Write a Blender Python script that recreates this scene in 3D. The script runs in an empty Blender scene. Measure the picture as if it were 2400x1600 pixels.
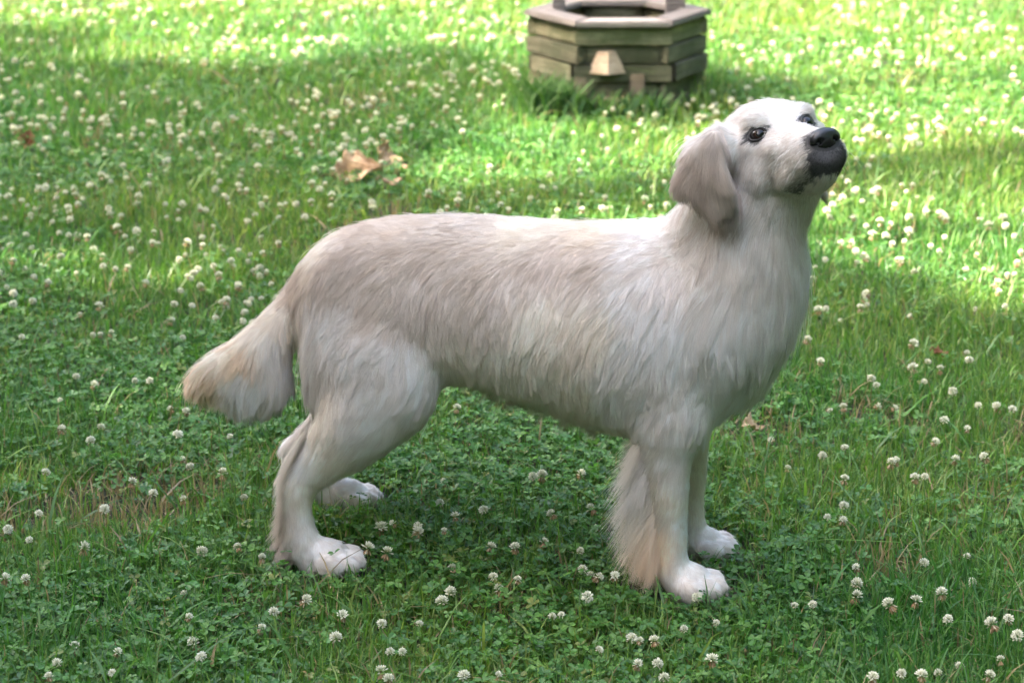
import bpy, bmesh, math
import numpy as np
from mathutils import Vector, Matrix, kdtree
from mathutils.bvhtree import BVHTree

rng = np.random.default_rng(7)
scene = bpy.context.scene
COL = scene.collection

# ------------------------------------------------------------------ camera
CAM_H, CAM_PITCH, FPX = 1.48, math.radians(16.0), 5867.0      # height, look-down, focal length in pixels of a 2400 px wide photo
cam_data = bpy.data.cameras.new('camera')
cam_data.sensor_width = 22.3
cam_data.lens = FPX / 2400 * 22.3
cam_data.clip_start, cam_data.clip_end = 0.05, 500
cam_data.dof.use_dof = True
cam_data.dof.focus_distance = 3.85
cam_data.dof.aperture_fstop = 4.2
cam_data.dof.aperture_blades = 7
cam = bpy.data.objects.new('camera', cam_data)
COL.objects.link(cam)
cam.location = (0, 0, CAM_H)
cam.rotation_euler = (math.pi / 2 - CAM_PITCH, 0, 0)
scene.camera = cam

# ------------------------------------------------------------------ daylight
SUN_EL = math.radians(43)
SUN_TRAVEL = Vector((0.975, 0.22, 0)).normalized()            # where shadows fall on the lawn
to_sun = Vector((-SUN_TRAVEL.x * math.cos(SUN_EL), -SUN_TRAVEL.y * math.cos(SUN_EL), math.sin(SUN_EL)))
world = bpy.data.worlds.new('World')
scene.world = world
world.use_nodes = True
wn = world.node_tree.nodes
sky = wn.new('ShaderNodeTexSky')
sky.sky_type = 'NISHITA'
sky.sun_disc = False
sky.sun_elevation = SUN_EL
sky.sun_rotation = math.atan2(to_sun.x, to_sun.y)
sky.dust_density = 7.0
sky.ozone_density = 0.2
world.node_tree.links.new(sky.outputs[0], wn['Background'].inputs[0])
wn['Background'].inputs[1].default_value = 0.15
sun_data = bpy.data.lights.new('sun', 'SUN')
sun_data.energy = 3.2
sun_data.angle = math.radians(0.53)
sun_data.color = (1.0, 0.92, 0.78)
sun = bpy.data.objects.new('sun', sun_data)
COL.objects.link(sun)
sun.location = to_sun * 20
sun.rotation_euler = (-to_sun).to_track_quat('-Z', 'Y').to_euler()
scene.view_settings.view_transform = 'Standard'
scene.view_settings.look = 'None'
scene.view_settings.exposure = 3.5
scene.view_settings.gamma = 1.0
scene.view_settings.use_curve_mapping = False

scene.render.engine = 'CYCLES'
cy = scene.cycles
cy.use_denoising = True
cy.max_bounces = 10
cy.diffuse_bounces = 5
cy.transmission_bounces = 6
cy.transparent_max_bounces = 8
cy.sample_clamp_indirect = 6
scene.cycles_curves.shape = 'RIBBONS'
scene.cycles_curves.subdivisions = 2

# ------------------------------------------------------------------ helpers
def link(o, parent=None):
    COL.objects.link(o)
    if parent is not None:
        o.parent = parent
    return o

def tag(o, label=None, cat=None, group=None, kind=None):
    if label: o['label'] = label
    if cat: o['category'] = cat
    if group: o['group'] = group
    if kind: o['kind'] = kind
    return o

def empty(name, loc, rz=0.0):
    o = bpy.data.objects.new(name, None)
    o.empty_display_size = 0.05
    o.location = loc
    o.rotation_euler = (0, 0, rz)
    return link(o)

def mesh_from(name, verts, faces, mats=(), smooth=True, fmat=None):
    """verts (N,3); faces (M,k) array with a constant k, or a list of polygons."""
    me = bpy.data.meshes.new(name)
    verts = np.asarray(verts, dtype=np.float32)
    if isinstance(faces, np.ndarray):
        M, k = faces.shape
        me.vertices.add(len(verts)); me.vertices.foreach_set('co', verts.ravel())
        me.loops.add(M * k); me.loops.foreach_set('vertex_index', faces.astype(np.int32).ravel())
        me.polygons.add(M); me.polygons.foreach_set('loop_start', np.arange(0, M * k, k, dtype=np.int32))
        me.update(calc_edges=True)
    else:
        me.from_pydata([tuple(map(float, v)) for v in verts], [], [tuple(int(i) for i in f) for f in faces])
        me.update()
    for m in mats:
        me.materials.append(m)
    n = len(me.polygons)
    if fmat is not None:
        me.polygons.foreach_set('material_index', np.asarray(fmat, dtype=np.int32))
    me.polygons.foreach_set('use_smooth', np.full(n, bool(smooth)))
    return me

def set_vcol(me, name, rgb):
    a = me.attributes.new(name, 'FLOAT_COLOR', 'POINT')
    c = np.ones((len(rgb), 4), dtype=np.float32); c[:, :3] = rgb
    a.data.foreach_set('color', c.ravel())

def hash3(ix, iy, iz, seed):
    n = (ix.astype(np.int64) * 374761393 + iy.astype(np.int64) * 668265263 + iz.astype(np.int64) * 2147483647 + seed * 974634777) & 0xffffffff
    n = ((n ^ (n >> 13)) * 1274126177) & 0xffffffff
    n = (n ^ (n >> 16)) & 0xffffffff
    return n / 4294967295.0

def vnoise(p, freq=1.0, seed=0):
    """value noise 0..1 at points p (N,2 or 3)"""
    p = np.asarray(p, dtype=np.float64)
    if p.shape[1] == 2:
        p = np.column_stack([p, np.zeros(len(p))])
    q = p * freq + 100.0
    i = np.floor(q).astype(np.int64); f = q - i
    f = f * f * (3 - 2 * f)
    r = 0
    for dx in (0, 1):
        wx = f[:, 0] if dx else 1 - f[:, 0]
        for dy in (0, 1):
            wy = f[:, 1] if dy else 1 - f[:, 1]
            for dz in (0, 1):
                wz = f[:, 2] if dz else 1 - f[:, 2]
                r = r + wx * wy * wz * hash3(i[:, 0] + dx, i[:, 1] + dy, i[:, 2] + dz, seed)
    return r

def smoothstep(a, b, x):
    t = np.clip((x - a) / (b - a), 0, 1)
    return t * t * (3 - 2 * t)

class Mat:
    """a small node-graph builder"""
    def __init__(s, name):
        s.m = bpy.data.materials.new(name); s.m.use_nodes = True
        s.t = s.m.node_tree; s.n = s.t.nodes; s.n.clear()
        s.out = s.n.new('ShaderNodeOutputMaterial')
    def node(s, kind, **kw):
        nd = s.n.new(kind)
        for k, v in kw.items():
            if k.startswith('i_'):
                key = k[2:]
                key = int(key) if key.isdigit() else key.replace('_', ' ')
                s.set(nd, key, v)
            else:
                setattr(nd, k, v)
        return nd
    def set(s, nd, key, v):
        sock = nd.inputs[key]
        if isinstance(v, bpy.types.NodeSocket): s.t.links.new(v, sock)
        elif hasattr(v, 'outputs'): s.t.links.new(v.outputs[0], sock)
        else:
            if isinstance(v, (tuple, list)) and len(v) == 3 and sock.type == 'RGBA': v = (*v, 1)
            sock.default_value = v
    def surf(s, v):
        s.t.links.new(v.outputs[0] if hasattr(v, 'outputs') else v, s.out.inputs[0]); return s.m
    def noise(s, scale, detail=4, rough=0.55, vec=None, dist=0.0):
        nd = s.node('ShaderNodeTexNoise', i_Scale=scale, i_Detail=detail, i_Roughness=rough, i_Distortion=dist)
        if vec is not None: s.set(nd, 'Vector', vec)
        return nd
    def ramp(s, fac, stops):
        nd = s.node('ShaderNodeValToRGB'); s.set(nd, 0, fac)
        el = nd.color_ramp.elements
        while len(el) < len(stops): el.new(0.5)
        for e, (p, c) in zip(el, stops):
            e.position = p; e.color = (*c, 1)
        return nd
    def coords(s, which='Object', scale=(1, 1, 1)):
        tc = s.node('ShaderNodeTexCoord')
        mp = s.node('ShaderNodeMapping'); s.t.links.new(tc.outputs[which], mp.inputs[0]); mp.inputs['Scale'].default_value = scale
        return mp
    def bump(s, h, strength=0.5, dist=0.01):
        return s.node('ShaderNodeBump', i_Height=h, i_Strength=strength, i_Distance=dist)

# picture <-> place: where the line of sight through a point of the photograph (2400 x 1600) meets a surface
SP, CP = math.sin(CAM_PITCH), math.cos(CAM_PITCH)
C0 = np.array([0, 0, CAM_H])
RIGHT, UP, FWD = np.array([1.0, 0, 0]), np.array([0, SP, CP]), np.array([0, CP, -SP])
def sight(u, v):
    return (u - 1200) * RIGHT + (800 - v) * UP + FPX * FWD
def on_ground(u, v, z=0.0):
    d = sight(u, v); t = (z - CAM_H) / d[2]
    return C0 + d * t
def project(p):
    q = np.asarray(p) - C0
    d = q @ FWD
    return np.stack([1200 + FPX * (q @ RIGHT) / d, 800 - FPX * (q @ UP) / d], axis=-1)
# ================================================================== THE DOG
# the dog's own upright middle plane: S runs tail -> chest, N points to the near (right) side
P_MID = np.array([0.0, 3.858, 0.0]); S_AX = np.array([0.960, -0.281, 0.0]); N_AX = np.array([-0.281, -0.960, 0.0])
S_AX /= np.linalg.norm(S_AX); N_AX = np.array([S_AX[1], -S_AX[0], 0.0])
def D(u, v, off=0.0):
    d = sight(u, v); o = P_MID + N_AX * off
    return C0 + d * (((o - C0) @ N_AX) / (d @ N_AX))

class Solid:
    def __init__(s): s.v = []; s.f = []; s.n = 0
    def add(s, v, f):
        s.v.append(np.asarray(v, float)); s.f += [tuple(i + s.n for i in q) for q in f]; s.n += len(v)
    def rings(s, rings):
        """closed loft through rings of equal length"""
        k = len(rings[0]); v = np.concatenate(rings); f = []
        for i in range(len(rings) - 1):
            for j in range(k):
                a, b = i * k + j, i * k + (j + 1) % k
                f.append((a, b, b + k, a + k))
        v = np.vstack([v, rings[0].mean(0), rings[-1].mean(0)]); c0, c1 = len(v) - 2, len(v) - 1
        for j in range(k):
            f.append((c0, (j + 1) % k, j)); f.append((c1, len(v) - 2 - k + j, len(v) - 2 - k + (j + 1) % k))
        s.add(v, f)
    def ellipsoid(s, c, axes, nu=20, nv=12):
        c = np.asarray(c, float); A = np.asarray(axes, float)
        th = np.linspace(0, math.pi, nv + 1)[1:-1]; ph = np.linspace(0, 2 * math.pi, nu, endpoint=False)
        rr = [c + np.outer(np.cos(ph) * math.sin(t), A[0]) + np.outer(np.sin(ph) * math.sin(t), A[1]) + math.cos(t) * A[2] for t in th]
        k = nu; v = np.vstack(rr + [[c + A[2]], [c - A[2]]]); f = []
        for i in range(len(th) - 1):
            for j in range(k):
                a, b = i * k + j, i * k + (j + 1) % k
                f.append((a, a + k, b + k, b))
        t0, t1 = len(v) - 2, len(v) - 1; L = (len(th) - 1) * k
        for j in range(k):
            f.append((t0, j, (j + 1) % k)); f.append((t1, L + (j + 1) % k, L + j))
        s.add(v, f)
    def tube(s, pts, radii, flat=1.0, nrm=None, k=20):
        """limb along pts; flat scales the radius across nrm"""
        P = np.asarray(pts, float); R = np.asarray(radii, float)
        # resample smoothly (Catmull-Rom)
        n = len(P); Q, q = [], []
        for i in range(n - 1):
            p0, p1, p2, p3 = P[max(i - 1, 0)], P[i], P[i + 1], P[min(i + 2, n - 1)]
            r0, r1, r2, r3 = R[max(i - 1, 0)], R[i], R[i + 1], R[min(i + 2, n - 1)]
            for t in np.linspace(0, 1, 6, endpoint=False):
                h = lambda a, b, c, d: 0.5 * (2 * b + (c - a) * t + (2 * a - 5 * b + 4 * c - d) * t * t + (3 * b - a - 3 * c + d) * t ** 3)
                Q.append(h(p0, p1, p2, p3)); q.append(h(r0, r1, r2, r3))
        Q.append(P[-1]); q.append(R[-1]); Q = np.array(Q)
        T = np.gradient(Q, axis=0); T /= np.linalg.norm(T, axis=1)[:, None]
        nn = N_AX if nrm is None else np.asarray(nrm, float)
        ph = np.linspace(0, 2 * math.pi, k, endpoint=False); rr = []
        for c, t, r in zip(Q, T, q):
            a = nn - t * (nn @ t); a /= np.linalg.norm(a); b = np.cross(t, a)
            rr.append(c + r * (np.outer(np.cos(ph), a) * flat + np.outer(np.sin(ph), b)))
        s.rings(rr)
        s.ellipsoid(Q[0], [nn * q[0] * flat, np.cross(T[0], nn) * q[0], T[0] * q[0]])
        s.ellipsoid(Q[-1], [nn * q[-1] * flat, np.cross(T[-1], nn) * q[-1], T[-1] * q[-1]])
    def pillow(s, poly, off, thick, k=40, lean=None):
        """a soft flap: an outline in the picture set at `off` in front of the dog's middle plane, swollen to `thick`"""
        P = np.array([D(u, v, off if np.isscalar(off) else off[i]) for i, (u, v) in enumerate(poly)])
        # smooth closed outline
        n = len(P); out = []
        for i in range(n):
            p0, p1, p2, p3 = P[i - 1], P[i], P[(i + 1) % n], P[(i + 2) % n]
            for t in (0, 0.25, 0.5, 0.75):
                out.append(0.5 * (2 * p1 + (p2 - p0) * t + (2 * p0 - 5 * p1 + 4 * p2 - p3) * t * t + (3 * p1 - p0 - 3 * p2 + p3) * t ** 3))
        O = np.array(out); c = O.mean(0)
        rr = []
        for a in np.linspace(-1, 1, 13):
            sc = math.sqrt(max(1 - abs(a) ** 2.6, 0.0)) * 0.97 + 0.03
            rr.append(c + (O - c) * sc + N_AX * (a * thick / 2))
        s.rings(rr)

PX = 1.0 / 1490.0
body = Solid()
# --- trunk: (top u,v) (bottom u,v) half width
trunk = [((708, 612), (730, 790), .062), ((760, 562), (790, 850), .10), ((845, 524), (860, 885), .122), ((960, 509), (970, 880), .128),
         ((1070, 508), (1070, 884), .128), ((1180, 515), (1170, 906), .138), ((1290, 523), (1275, 942), .147), ((1400, 526), (1390, 982), .150),
         ((1500, 520), (1490, 1010), .145), ((1580, 524), (1580, 1015), .132), ((1660, 580), (1665, 990), .112), ((1730, 650), (1740, 930), .088), ((1775, 740), (1780, 870), .05)]
rr = []
ph = np.linspace(0, 2 * math.pi, 36, endpoint=False)
for (a, b, w) in trunk:
    A, B = D(*a), D(*b); c = (A + B) / 2; h = (A - B) / 2
    cs, sn = np.cos(ph), np.sin(ph)
    ww = w * np.sign(cs) * np.abs(cs) ** 0.88 * (1 - 0.10 * np.clip(sn, 0, 1))
    rr.append(c + np.outer(sn, h) + np.outer(ww, N_AX))
# resample the rings along the trunk
rs = []
for i in range(len(rr) - 1):
    p0, p1, p2, p3 = rr[max(i - 1, 0)], rr[i], rr[i + 1], rr[min(i + 2, len(rr) - 1)]
    for t in np.linspace(0, 1, 5, endpoint=False):
        rs.append(0.5 * (2 * p1 + (p2 - p0) * t + (2 * p0 - 5 * p1 + 4 * p2 - p3) * t * t + (3 * p1 - p0 - 3 * p2 + p3) * t ** 3))
rs.append(rr[-1])
body.rings(rs)
# --- neck and mane
body.tube([D(1600, 800), D(1690, 720, .02), D(1738, 640, .03), D(1758, 560, .04), D(1775, 470, .045)], [.125, .118, .102, .086, .074], flat=0.92)
body.ellipsoid(D(1720, 800, .0), [S_AX * .068, N_AX * .085, np.array([0, 0, .10])])
body.ellipsoid(D(1795, 625, .01), [S_AX * .062, N_AX * .075, np.array([0, 0, .10])])
# --- shoulders
for sd in (1, -1):
    body.ellipsoid(D(1560, 790, 0) + N_AX * sd * .078, [S_AX * .085, N_AX * .060, np.array([-.02, 0, .14])])
    body.ellipsoid(D(1600, 930, 0) + N_AX * sd * .080, [S_AX * .066, N_AX * .050, np.array([0, 0, .085])])
# --- forelegs
def paw(c, fwd, k=1.0):
    """four toes and a pad; c on the ground under the middle of the paw"""
    fwd = np.asarray(fwd, float) / np.linalg.norm(fwd); sd = np.array([fwd[1], -fwd[0], 0]); up = np.array([0, 0, 1.0])
    body.ellipsoid(c + up * .024 * k - fwd * .012 * k, [fwd * .034 * k, sd * .028 * k, up * .024 * k])
    for j, (o, f) in enumerate(((-.029, .012), (-.0100, .027), (.0100, .027), (.029, .012))):
        body.ellipsoid(c + sd * o * k + fwd * f * k + up * .0180 * k, [fwd * .023 * k, sd * .0098 * k, up * .0170 * k], nu=14, nv=10)
        TOES.append((c + sd * o * k + fwd * (f + .021) * k + up * .010 * k, fwd, k))
TOES = []
OF = .085
body.tube([D(1556, 960, .07), D(1562, 1040, .08), D(1569, 1130, OF), D(1571, 1200, OF), D(1572, 1262, OF), D(1573, 1310, OF), D(1586, 1350, OF), D(1603, 1380, OF)],
          [.060, .043, .0345, .0305, .0290, .0255, .0260, .024])
paw(D(1624, 1396, OF) * [1, 1, 0] + [0, 0, .006], S_AX * .95 + N_AX * .30, 1.12)
body.tube([D(1600, 960, -.07), D(1612, 1040, -.085), D(1618, 1130, -.095), D(1618, 1190, -.10), D(1619, 1238, -.10), D(1627, 1272, -.10), D(1640, 1288, -.10)],
          [.052, .037, .029, .025, .0235, .0235, .022])
paw(D(1660, 1303, -.10) * [1, 1, 0] + [0, 0, .006], S_AX * .98 + N_AX * .15, 1.0)
# --- hindlegs
body.ellipsoid(D(850, 720, .060), [S_AX * .110, N_AX * .058, np.array([0, 0, .115])])
body.ellipsoid(D(900, 860, .074), [S_AX * .095, N_AX * .053, np.array([0, 0, .110])])
body.ellipsoid(D(790, 830, .080), [S_AX * .055, N_AX * .050, np.array([0, 0, .120])])
body.tube([D(880, 800, .078), D(905, 890, .096), D(860, 970, .115), D(785, 1050, .125), D(722, 1112, .135), D(690, 1140, .14)],
          [.105, .092, .074, .053, .0365, .029], flat=0.72)
body.tube([D(690, 1125, .14), D(693, 1180, .143), D(703, 1240, .145), D(722, 1290, .145), D(745, 1322, .145)], [.031, .0285, .0265, .0265, .025])
paw(D(780, 1340, .145) * [1, 1, 0] + [0, 0, .006], S_AX * .97 + N_AX * .22, 1.12)
body.tube([D(880, 850, -.08), D(860, 930, -.10), D(790, 1000, -.125), D(715, 1045, -.14), D(690, 1060, -.145)], [.095, .080, .055, .034, .027], flat=0.75)
body.tube([D(688, 1050, -.145), D(710, 1085, -.147), D(745, 1130, -.15), D(775, 1165, -.15), D(790, 1183, -.15)], [.028, .026, .025, .024, .023])
paw(D(830, 1197, -.15) * [1, 1, 0] + [0, 0, .006], S_AX * 1.0 + N_AX * .02, 1.05)
# --- tail: root, bend and the heavy plume
body.tube([D(765, 655, 0), D(712, 712, .01), D(655, 770, .03), D(585, 828, .05), D(510, 872, .07), D(476, 890, .08)], [.050, .043, .040, .038, .034, .028])
body.pillow([(655, 745), (575, 812), (485, 858), (450, 888), (460, 922), (520, 948), (595, 964), (656, 948), (686, 908), (680, 850), (668, 800), (675, 750)], .055, .080)
# --- head, in its own axes (centimetres: x to the nose, y to its left, z up; the origin lies between the eyes)
def cam_dir(x, y, z): return x * RIGHT + y * UP - z * FWD
HF = cam_dir(.28, .26, .92); HF /= np.linalg.norm(HF)
HL = cam_dir(.92, .21, -.34); HL -= HF * (HL @ HF); HL /= np.linalg.norm(HL)
HU = np.cross(HF, HL)
HK = 0.0117
H0 = D(1838, 303, .07)
def H(x, y, z): return H0 + HK * (x * HF + y * HL + z * HU)
def to_head(p):
    q = (np.asarray(p) - H0) / HK
    return np.stack([q @ HF, q @ HL, q @ HU], axis=-1)
hs = [(-11.0, 3.0, -6, 3.8, 2), (-9.2, 4.7, -8, 5.6, 2.1), (-7, 5.4, -9.2, 6.5, 2.2), (-4.5, 5.4, -9.0, 6.7, 2.2), (-2.2, 4.7, -8.9, 6.2, 2.3), (-.6, 3.5, -8.8, 5.4, 2.3),
      (.8, 1.6, -8.8, 4.5, 2.4), (2.2, .0, -8.9, 3.9, 2.5), (4, -1.2, -9.2, 3.5, 2.6), (5.8, -2.1, -9.2, 3.3, 2.7), (7.4, -2.8, -9.2, 3.1, 2.7), (8.7, -3.3, -8.8, 2.75, 2.5), (9.5, -4.0, -8.2, 2.0, 2.3)]
rr = []
for (x, zt, zb, w, e) in hs:
    cs, sn = np.cos(ph), np.sin(ph)
    y = w * np.sign(cs) * np.abs(cs) ** (2 / e); z = (zt + zb) / 2 + (zt - zb) / 2 * np.sign(sn) * np.abs(sn) ** (2 / e)
    if x <= 1: y = y * (1 - .34 * np.clip(-sn, 0, 1) ** 1.3)
    if x > 1: y = y * (1 - .13 * np.clip(-sn, 0, 1) ** 2 - .18 * np.clip(sn, 0, 1) ** 2)
    rr.append(np.array([H(x, a, b) for a, b in zip(y, z)]))
body.rings(rr)
def hell(x, y, z, a, b, c, tilt=0):
    """ellipsoid in head axes, mirrored when y != 0"""
    for sgn in ((1, -1) if y else (1,)):
        ct, st = math.cos(tilt), math.sin(tilt)
        body.ellipsoid(H(x, y * sgn, z), [HK * a * (HF * ct + HU * st), HK * b * HL, HK * c * (HU * ct - HF * st)])
hell(5.9, 1.65, -6.4, 3.6, 2.0, 2.0, .05)          # flews
hell(2.6, 2.7, -7.2, 3.0, 1.4, 1.5, .1)
hell(4.6, 0, -9.2, 3.9, 2.3, 1.2, .05)             # lower jaw
hell(-4.5, -.5, -8.0, 4.0, 3.4, 2.8, .5)             # throat
hell(-.6, 3.1, 1.6, 2.0, 2.0, 1.5)                 # brows
body.ellipsoid(D(1694, 346, .085), [S_AX * .032, N_AX * .045, np.array([0, 0, .034])])
body.ellipsoid(D(1655, 375, .08), [S_AX * .036, N_AX * .045, np.array([0, 0, .040])])
hell(-1.8, 4.9, -1.0, 2.4, 1.3, 1.5)               # cheek bone behind the eye
hell(-3.6, 4.2, -4.0, 4.0, 2.1, 3.6)               # cheeks
hell(1.8, 3.2, -2.8, 2.2, 1.2, 1.2, -.3)           # under the eye
body.tube([H(-6, 0, -3), H(-8, -1.2, -6.5), D(1752, 520, .04)], [.068, .066, .076], nrm=N_AX)      # throat and nape
body.tube([H(-8, -1, 0), D(1728, 420, .03), D(1695, 510, .02), D(1640, 600, 0)], [.050, .058, .066, .078])
# ears
body.pillow([(1680, 300), (1702, 380), (1722, 445), (1728, 500), (1705, 528), (1665, 512), (1620, 484), (1557, 452), (1558, 424), (1594, 368), (1636, 326)],
            [.155, .165, .165, .150, .145, .140, .125, .115, .115, .12, .135], .030)
body.pillow([(1890, 430), (1925, 422), (1950, 446), (1948, 472), (1937, 492), (1920, 476)], [-.01] * 6, .020)

src = mesh_from('dog_blocks', np.concatenate(body.v), body.f)
so = link(bpy.data.objects.new('dog_blocks', src))
md = so.modifiers.new('remesh', 'REMESH'); md.mode = 'VOXEL'; md.voxel_size = 0.0042; md.adaptivity = 0
dg = bpy.context.evaluated_depsgraph_get()
ev = so.evaluated_get(dg)
body_me = bpy.data.meshes.new_from_object(ev)
bpy.data.objects.remove(so); bpy.data.meshes.remove(src)
nv = len(body_me.vertices)
V = np.empty(nv * 3, dtype=np.float32); body_me.vertices.foreach_get('co', V); V = V.reshape(-1, 3).astype(np.float64)
E = np.empty(len(body_me.edges) * 2, dtype=np.int32); body_me.edges.foreach_get('vertices', E); E = E.reshape(-1, 2)
def relax(V, it, lam, w=None):
    deg = np.bincount(E.ravel(), minlength=nv).astype(float)[:, None]
    for _ in range(it):
        S = np.zeros_like(V)
        for k in range(3):
            S[:, k] = np.bincount(E[:, 0], weights=V[E[:, 1], k], minlength=nv) + np.bincount(E[:, 1], weights=V[E[:, 0], k], minlength=nv)
        d = S / deg - V
        V = V + lam * d * (1 if w is None else w)
        d2 = 0
    return V
hd = to_head(V)
head_w = smoothstep(-9, -5, hd[:, 0]) * smoothstep(-9.5, -7.5, hd[:, 2]) * (np.abs(hd[:, 1]) < 12)
low = 1 - smoothstep(.045, .12, V[:, 2])
w = (1 - np.clip(.80 * head_w + .95 * low, 0, .95))[:, None]
V = relax(V, 120, 0.5, w)
body_me.vertices.foreach_set('co', V.astype(np.float32).ravel())
body_me.update()
body_me.polygons.foreach_set('use_smooth', np.ones(len(body_me.polygons), dtype=bool))
body_me.name = 'dog_body'
# ------------------------------------------------------------------ fur: strands combed along directions seen in the photograph
W_, C_, T_, P_, K_ = (.80, .75, .71), (.63, .535, .455), (.50, .415, .355), (.84, .64, .46), (.026, .025, .026)
L_ = (.81, .725, .615)
guides = [  # u, v, off, du, dv, length cm, colour, lift
 (760, 590, .03, -1, .45, 3.2, L_), (860, 530, .03, -1, .15, 2.4, C_), (960, 510, .03, -1, .1, 2.4, C_), (1100, 510, .03, -1, .2, 2.8, C_), (1250, 520, .03, -1, .3, 2.8, L_),
 (1400, 525, .03, -1, .35, 2.8, L_), (1520, 525, .03, -1, .45, 3.1, W_), (1600, 560, .05, -.8, .75, 3.6, W_),
 (900, 600, .1, -.8, .5, 3.1, C_), (1000, 590, .1, -.7, .7, 3.1, C_), (1100, 620, .12, -.6, .9, 3.2, C_), (1250, 620, .12, -.5, .9, 3.2, C_), (1380, 620, .12, -.5, .9, 3.7, C_), (1490, 600, .12, -.6, .8, 3.7, W_),
 (1010, 720, .13, -.25, 1, 3.7, C_), (1150, 720, .13, -.35, 1, 3.7, C_), (1280, 740, .13, -.4, 1, 3.7, L_), (1400, 760, .13, -.35, 1, 3.8, L_), (1050, 820, .13, -.1, 1, 3.7, L_), (1200, 850, .13, -.2, 1, 3.8, L_), (1350, 880, .13, -.3, 1, 3.2, L_),
 (1100, 880, .03, -.2, 1, 2.5, L_), (1250, 925, .03, -.35, 1, 2.9, L_), (1400, 985, .03, -.45, 1, 3.2, L_), (1480, 1010, .05, -.4, 1, 3, L_),
 (1500, 700, .13, -.4, .9, 4.2, W_), (1600, 660, .12, -.15, 1, 4.5, W_), (1560, 760, .13, -.35, 1, 4.2, W_), (1480, 830, .13, -.45, 1, 4.6, W_), (1590, 860, .13, -.2, 1, 3.6, W_), (1460, 920, .13, -.6, 1, 3.6, W_), (1540, 960, .12, -.35, 1, 3.3, W_), (1620, 960, .1, .0, 1, 2.9, W_),
 (1640, 580, .09, -.7, .75, 4.1, W_), (1690, 600, .1, -.25, 1, 4.2, W_), (1750, 600, .1, .12, 1, 4.5, W_), (1800, 620, .08, .25, 1, 5, W_), (1870, 590, .04, .12, 1, 5, W_), (1860, 700, .04, -.05, 1, 5.4, W_), (1810, 780, .05, -.1, 1, 5.4, W_), (1770, 870, .05, -.3, 1, 5, W_),
 (1700, 740, .1, .05, 1, 5, W_), (1720, 840, .08, -.1, 1, 5, W_), (1680, 950, .05, -.45, 1, 4.1, W_), (1740, 930, .0, -.6, 1, 4.1, W_),
 (780, 650, .1, -.35, 1, 3.6, C_), (830, 600, .1, -.6, .8, 2.9, C_), (740, 720, .08, -.3, 1, 5, W_), (735, 800, .08, -.25, 1, 6.5, W_), (740, 880, .08, -.2, 1, 5.5, W_), (800, 760, .13, -.35, 1, 4.1, W_), (870, 720, .13, -.35, 1, 3.8, C_), (860, 830, .14, -.3, 1, 3.8, W_),
 (950, 760, .14, -.35, 1, 3.8, C_), (960, 840, .14, .05, 1, 3.8, W_), (990, 880, .12, -.1, 1, 3.8, W_), (900, 920, .14, -.5, .9, 2.4, W_), (860, 1000, .14, -.7, .8, 2.4, W_), (760, 970, .12, -.35, 1, 4.5, L_), (780, 1060, .14, -.6, .8, 2.4, L_), (705, 1070, .14, -.5, 1, 3.6, W_),
 (672, 1130, .14, -.35, 1, 3, L_), (668, 1200, .14, -.35, 1, 3.4, C_), (680, 1255, .14, -.7, .75, 4.2, C_), (728, 1150, .15, -.05, 1, 1.3, L_), (728, 1230, .15, 0, 1, 1.1, W_), (742, 1290, .15, .2, 1, 0.9, W_), (790, 1320, .15, 1, .35, 0.8, W_), (700, 1300, .15, 0, 1, 1.2, W_),
 (700, 1040, -.14, -.3, 1, 2.4, W_), (720, 1100, -.15, -.1, 1, 1.8, L_), (770, 1150, -.15, .4, 1, 1, W_), (830, 1170, -.15, 1, .35, 0.8, W_), (850, 950, -.1, -.5, .9, 2.2, L_),
 (1600, 1040, .09, .0, 1, 2, W_), (1615, 1130, .09, .02, 1, 1.3, W_), (1612, 1220, .09, 0, 1, 1.1, W_), (1605, 1310, .09, .1, 1, 0.9, W_), (1575, 1180, .11, -.2, 1, 1.6, L_), (1575, 1100, .11, -.3, 1, 2, W_),
 (1520, 1050, .09, -.75, .8, 3.8, W_), (1530, 1120, .09, -.8, .8, 3.1, L_), (1535, 1190, .09, -.65, .9, 2.9, C_), (1542, 1250, .09, -.5, 1, 2.5, P_), (1550, 1300, .09, -.25, 1, 1.4, P_), (1570, 1360, .09, .3, 1, 1, W_), (1640, 1385, .09, 1, .45, 0.8, W_),
 (1640, 1060, -.09, 0, 1, 1.6, L_), (1640, 1160, -.1, 0, 1, 1.1, L_), (1630, 1250, -.1, .1, 1, 0.9, W_), (1675, 1285, -.1, 1, .4, 0.8, W_), (1600, 1150, -.1, -.5, 1, 3, L_),
 (735, 655, .03, -.85, .6, 4, C_), (690, 690, .04, -.75, .7, 2.7, C_), (640, 735, .06, -.8, .65, 3.3, L_), (570, 780, .08, -.85, .55, 3.6, L_), (500, 830, .1, -.9, .5, 4.1, L_), (450, 865, .1, -.6, .9, 3.4, P_), (560, 830, .1, -.75, .75, 4.5, P_), (500, 880, .1, -.7, .75, 4.1, P_),
 (450, 920, .08, .3, 1, 3.1, P_), (500, 945, .08, .35, .9, 4.1, L_), (570, 900, .1, -.35, 1, 4.9, W_), (600, 965, .07, .1, 1, 4.1, W_), (650, 900, .1, .05, 1, 4.5, W_), (685, 900, .08, .05, 1, 3.5, W_), (650, 820, .09, -.15, 1, 5.2, W_), (680, 760, .06, -.2, 1, 3.6, L_),
]
gp, gd, gl, gc = [], [], [], []
for (u, v, off, du, dv, ln, c) in guides:
    p = D(u, v, off); q = D(u + du, v + dv, off); d = (q - p) / np.linalg.norm(q - p)
    tor = v < 1000 and u > 700
    for sgn in ((1, -1) if (tor or (u < 760 and v < 1000)) else (1,)):
        gp.append(((p - P_MID) @ S_AX, p[2], off * sgn)); gd.append(d); gl.append(ln / 100); gc.append(c)
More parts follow.
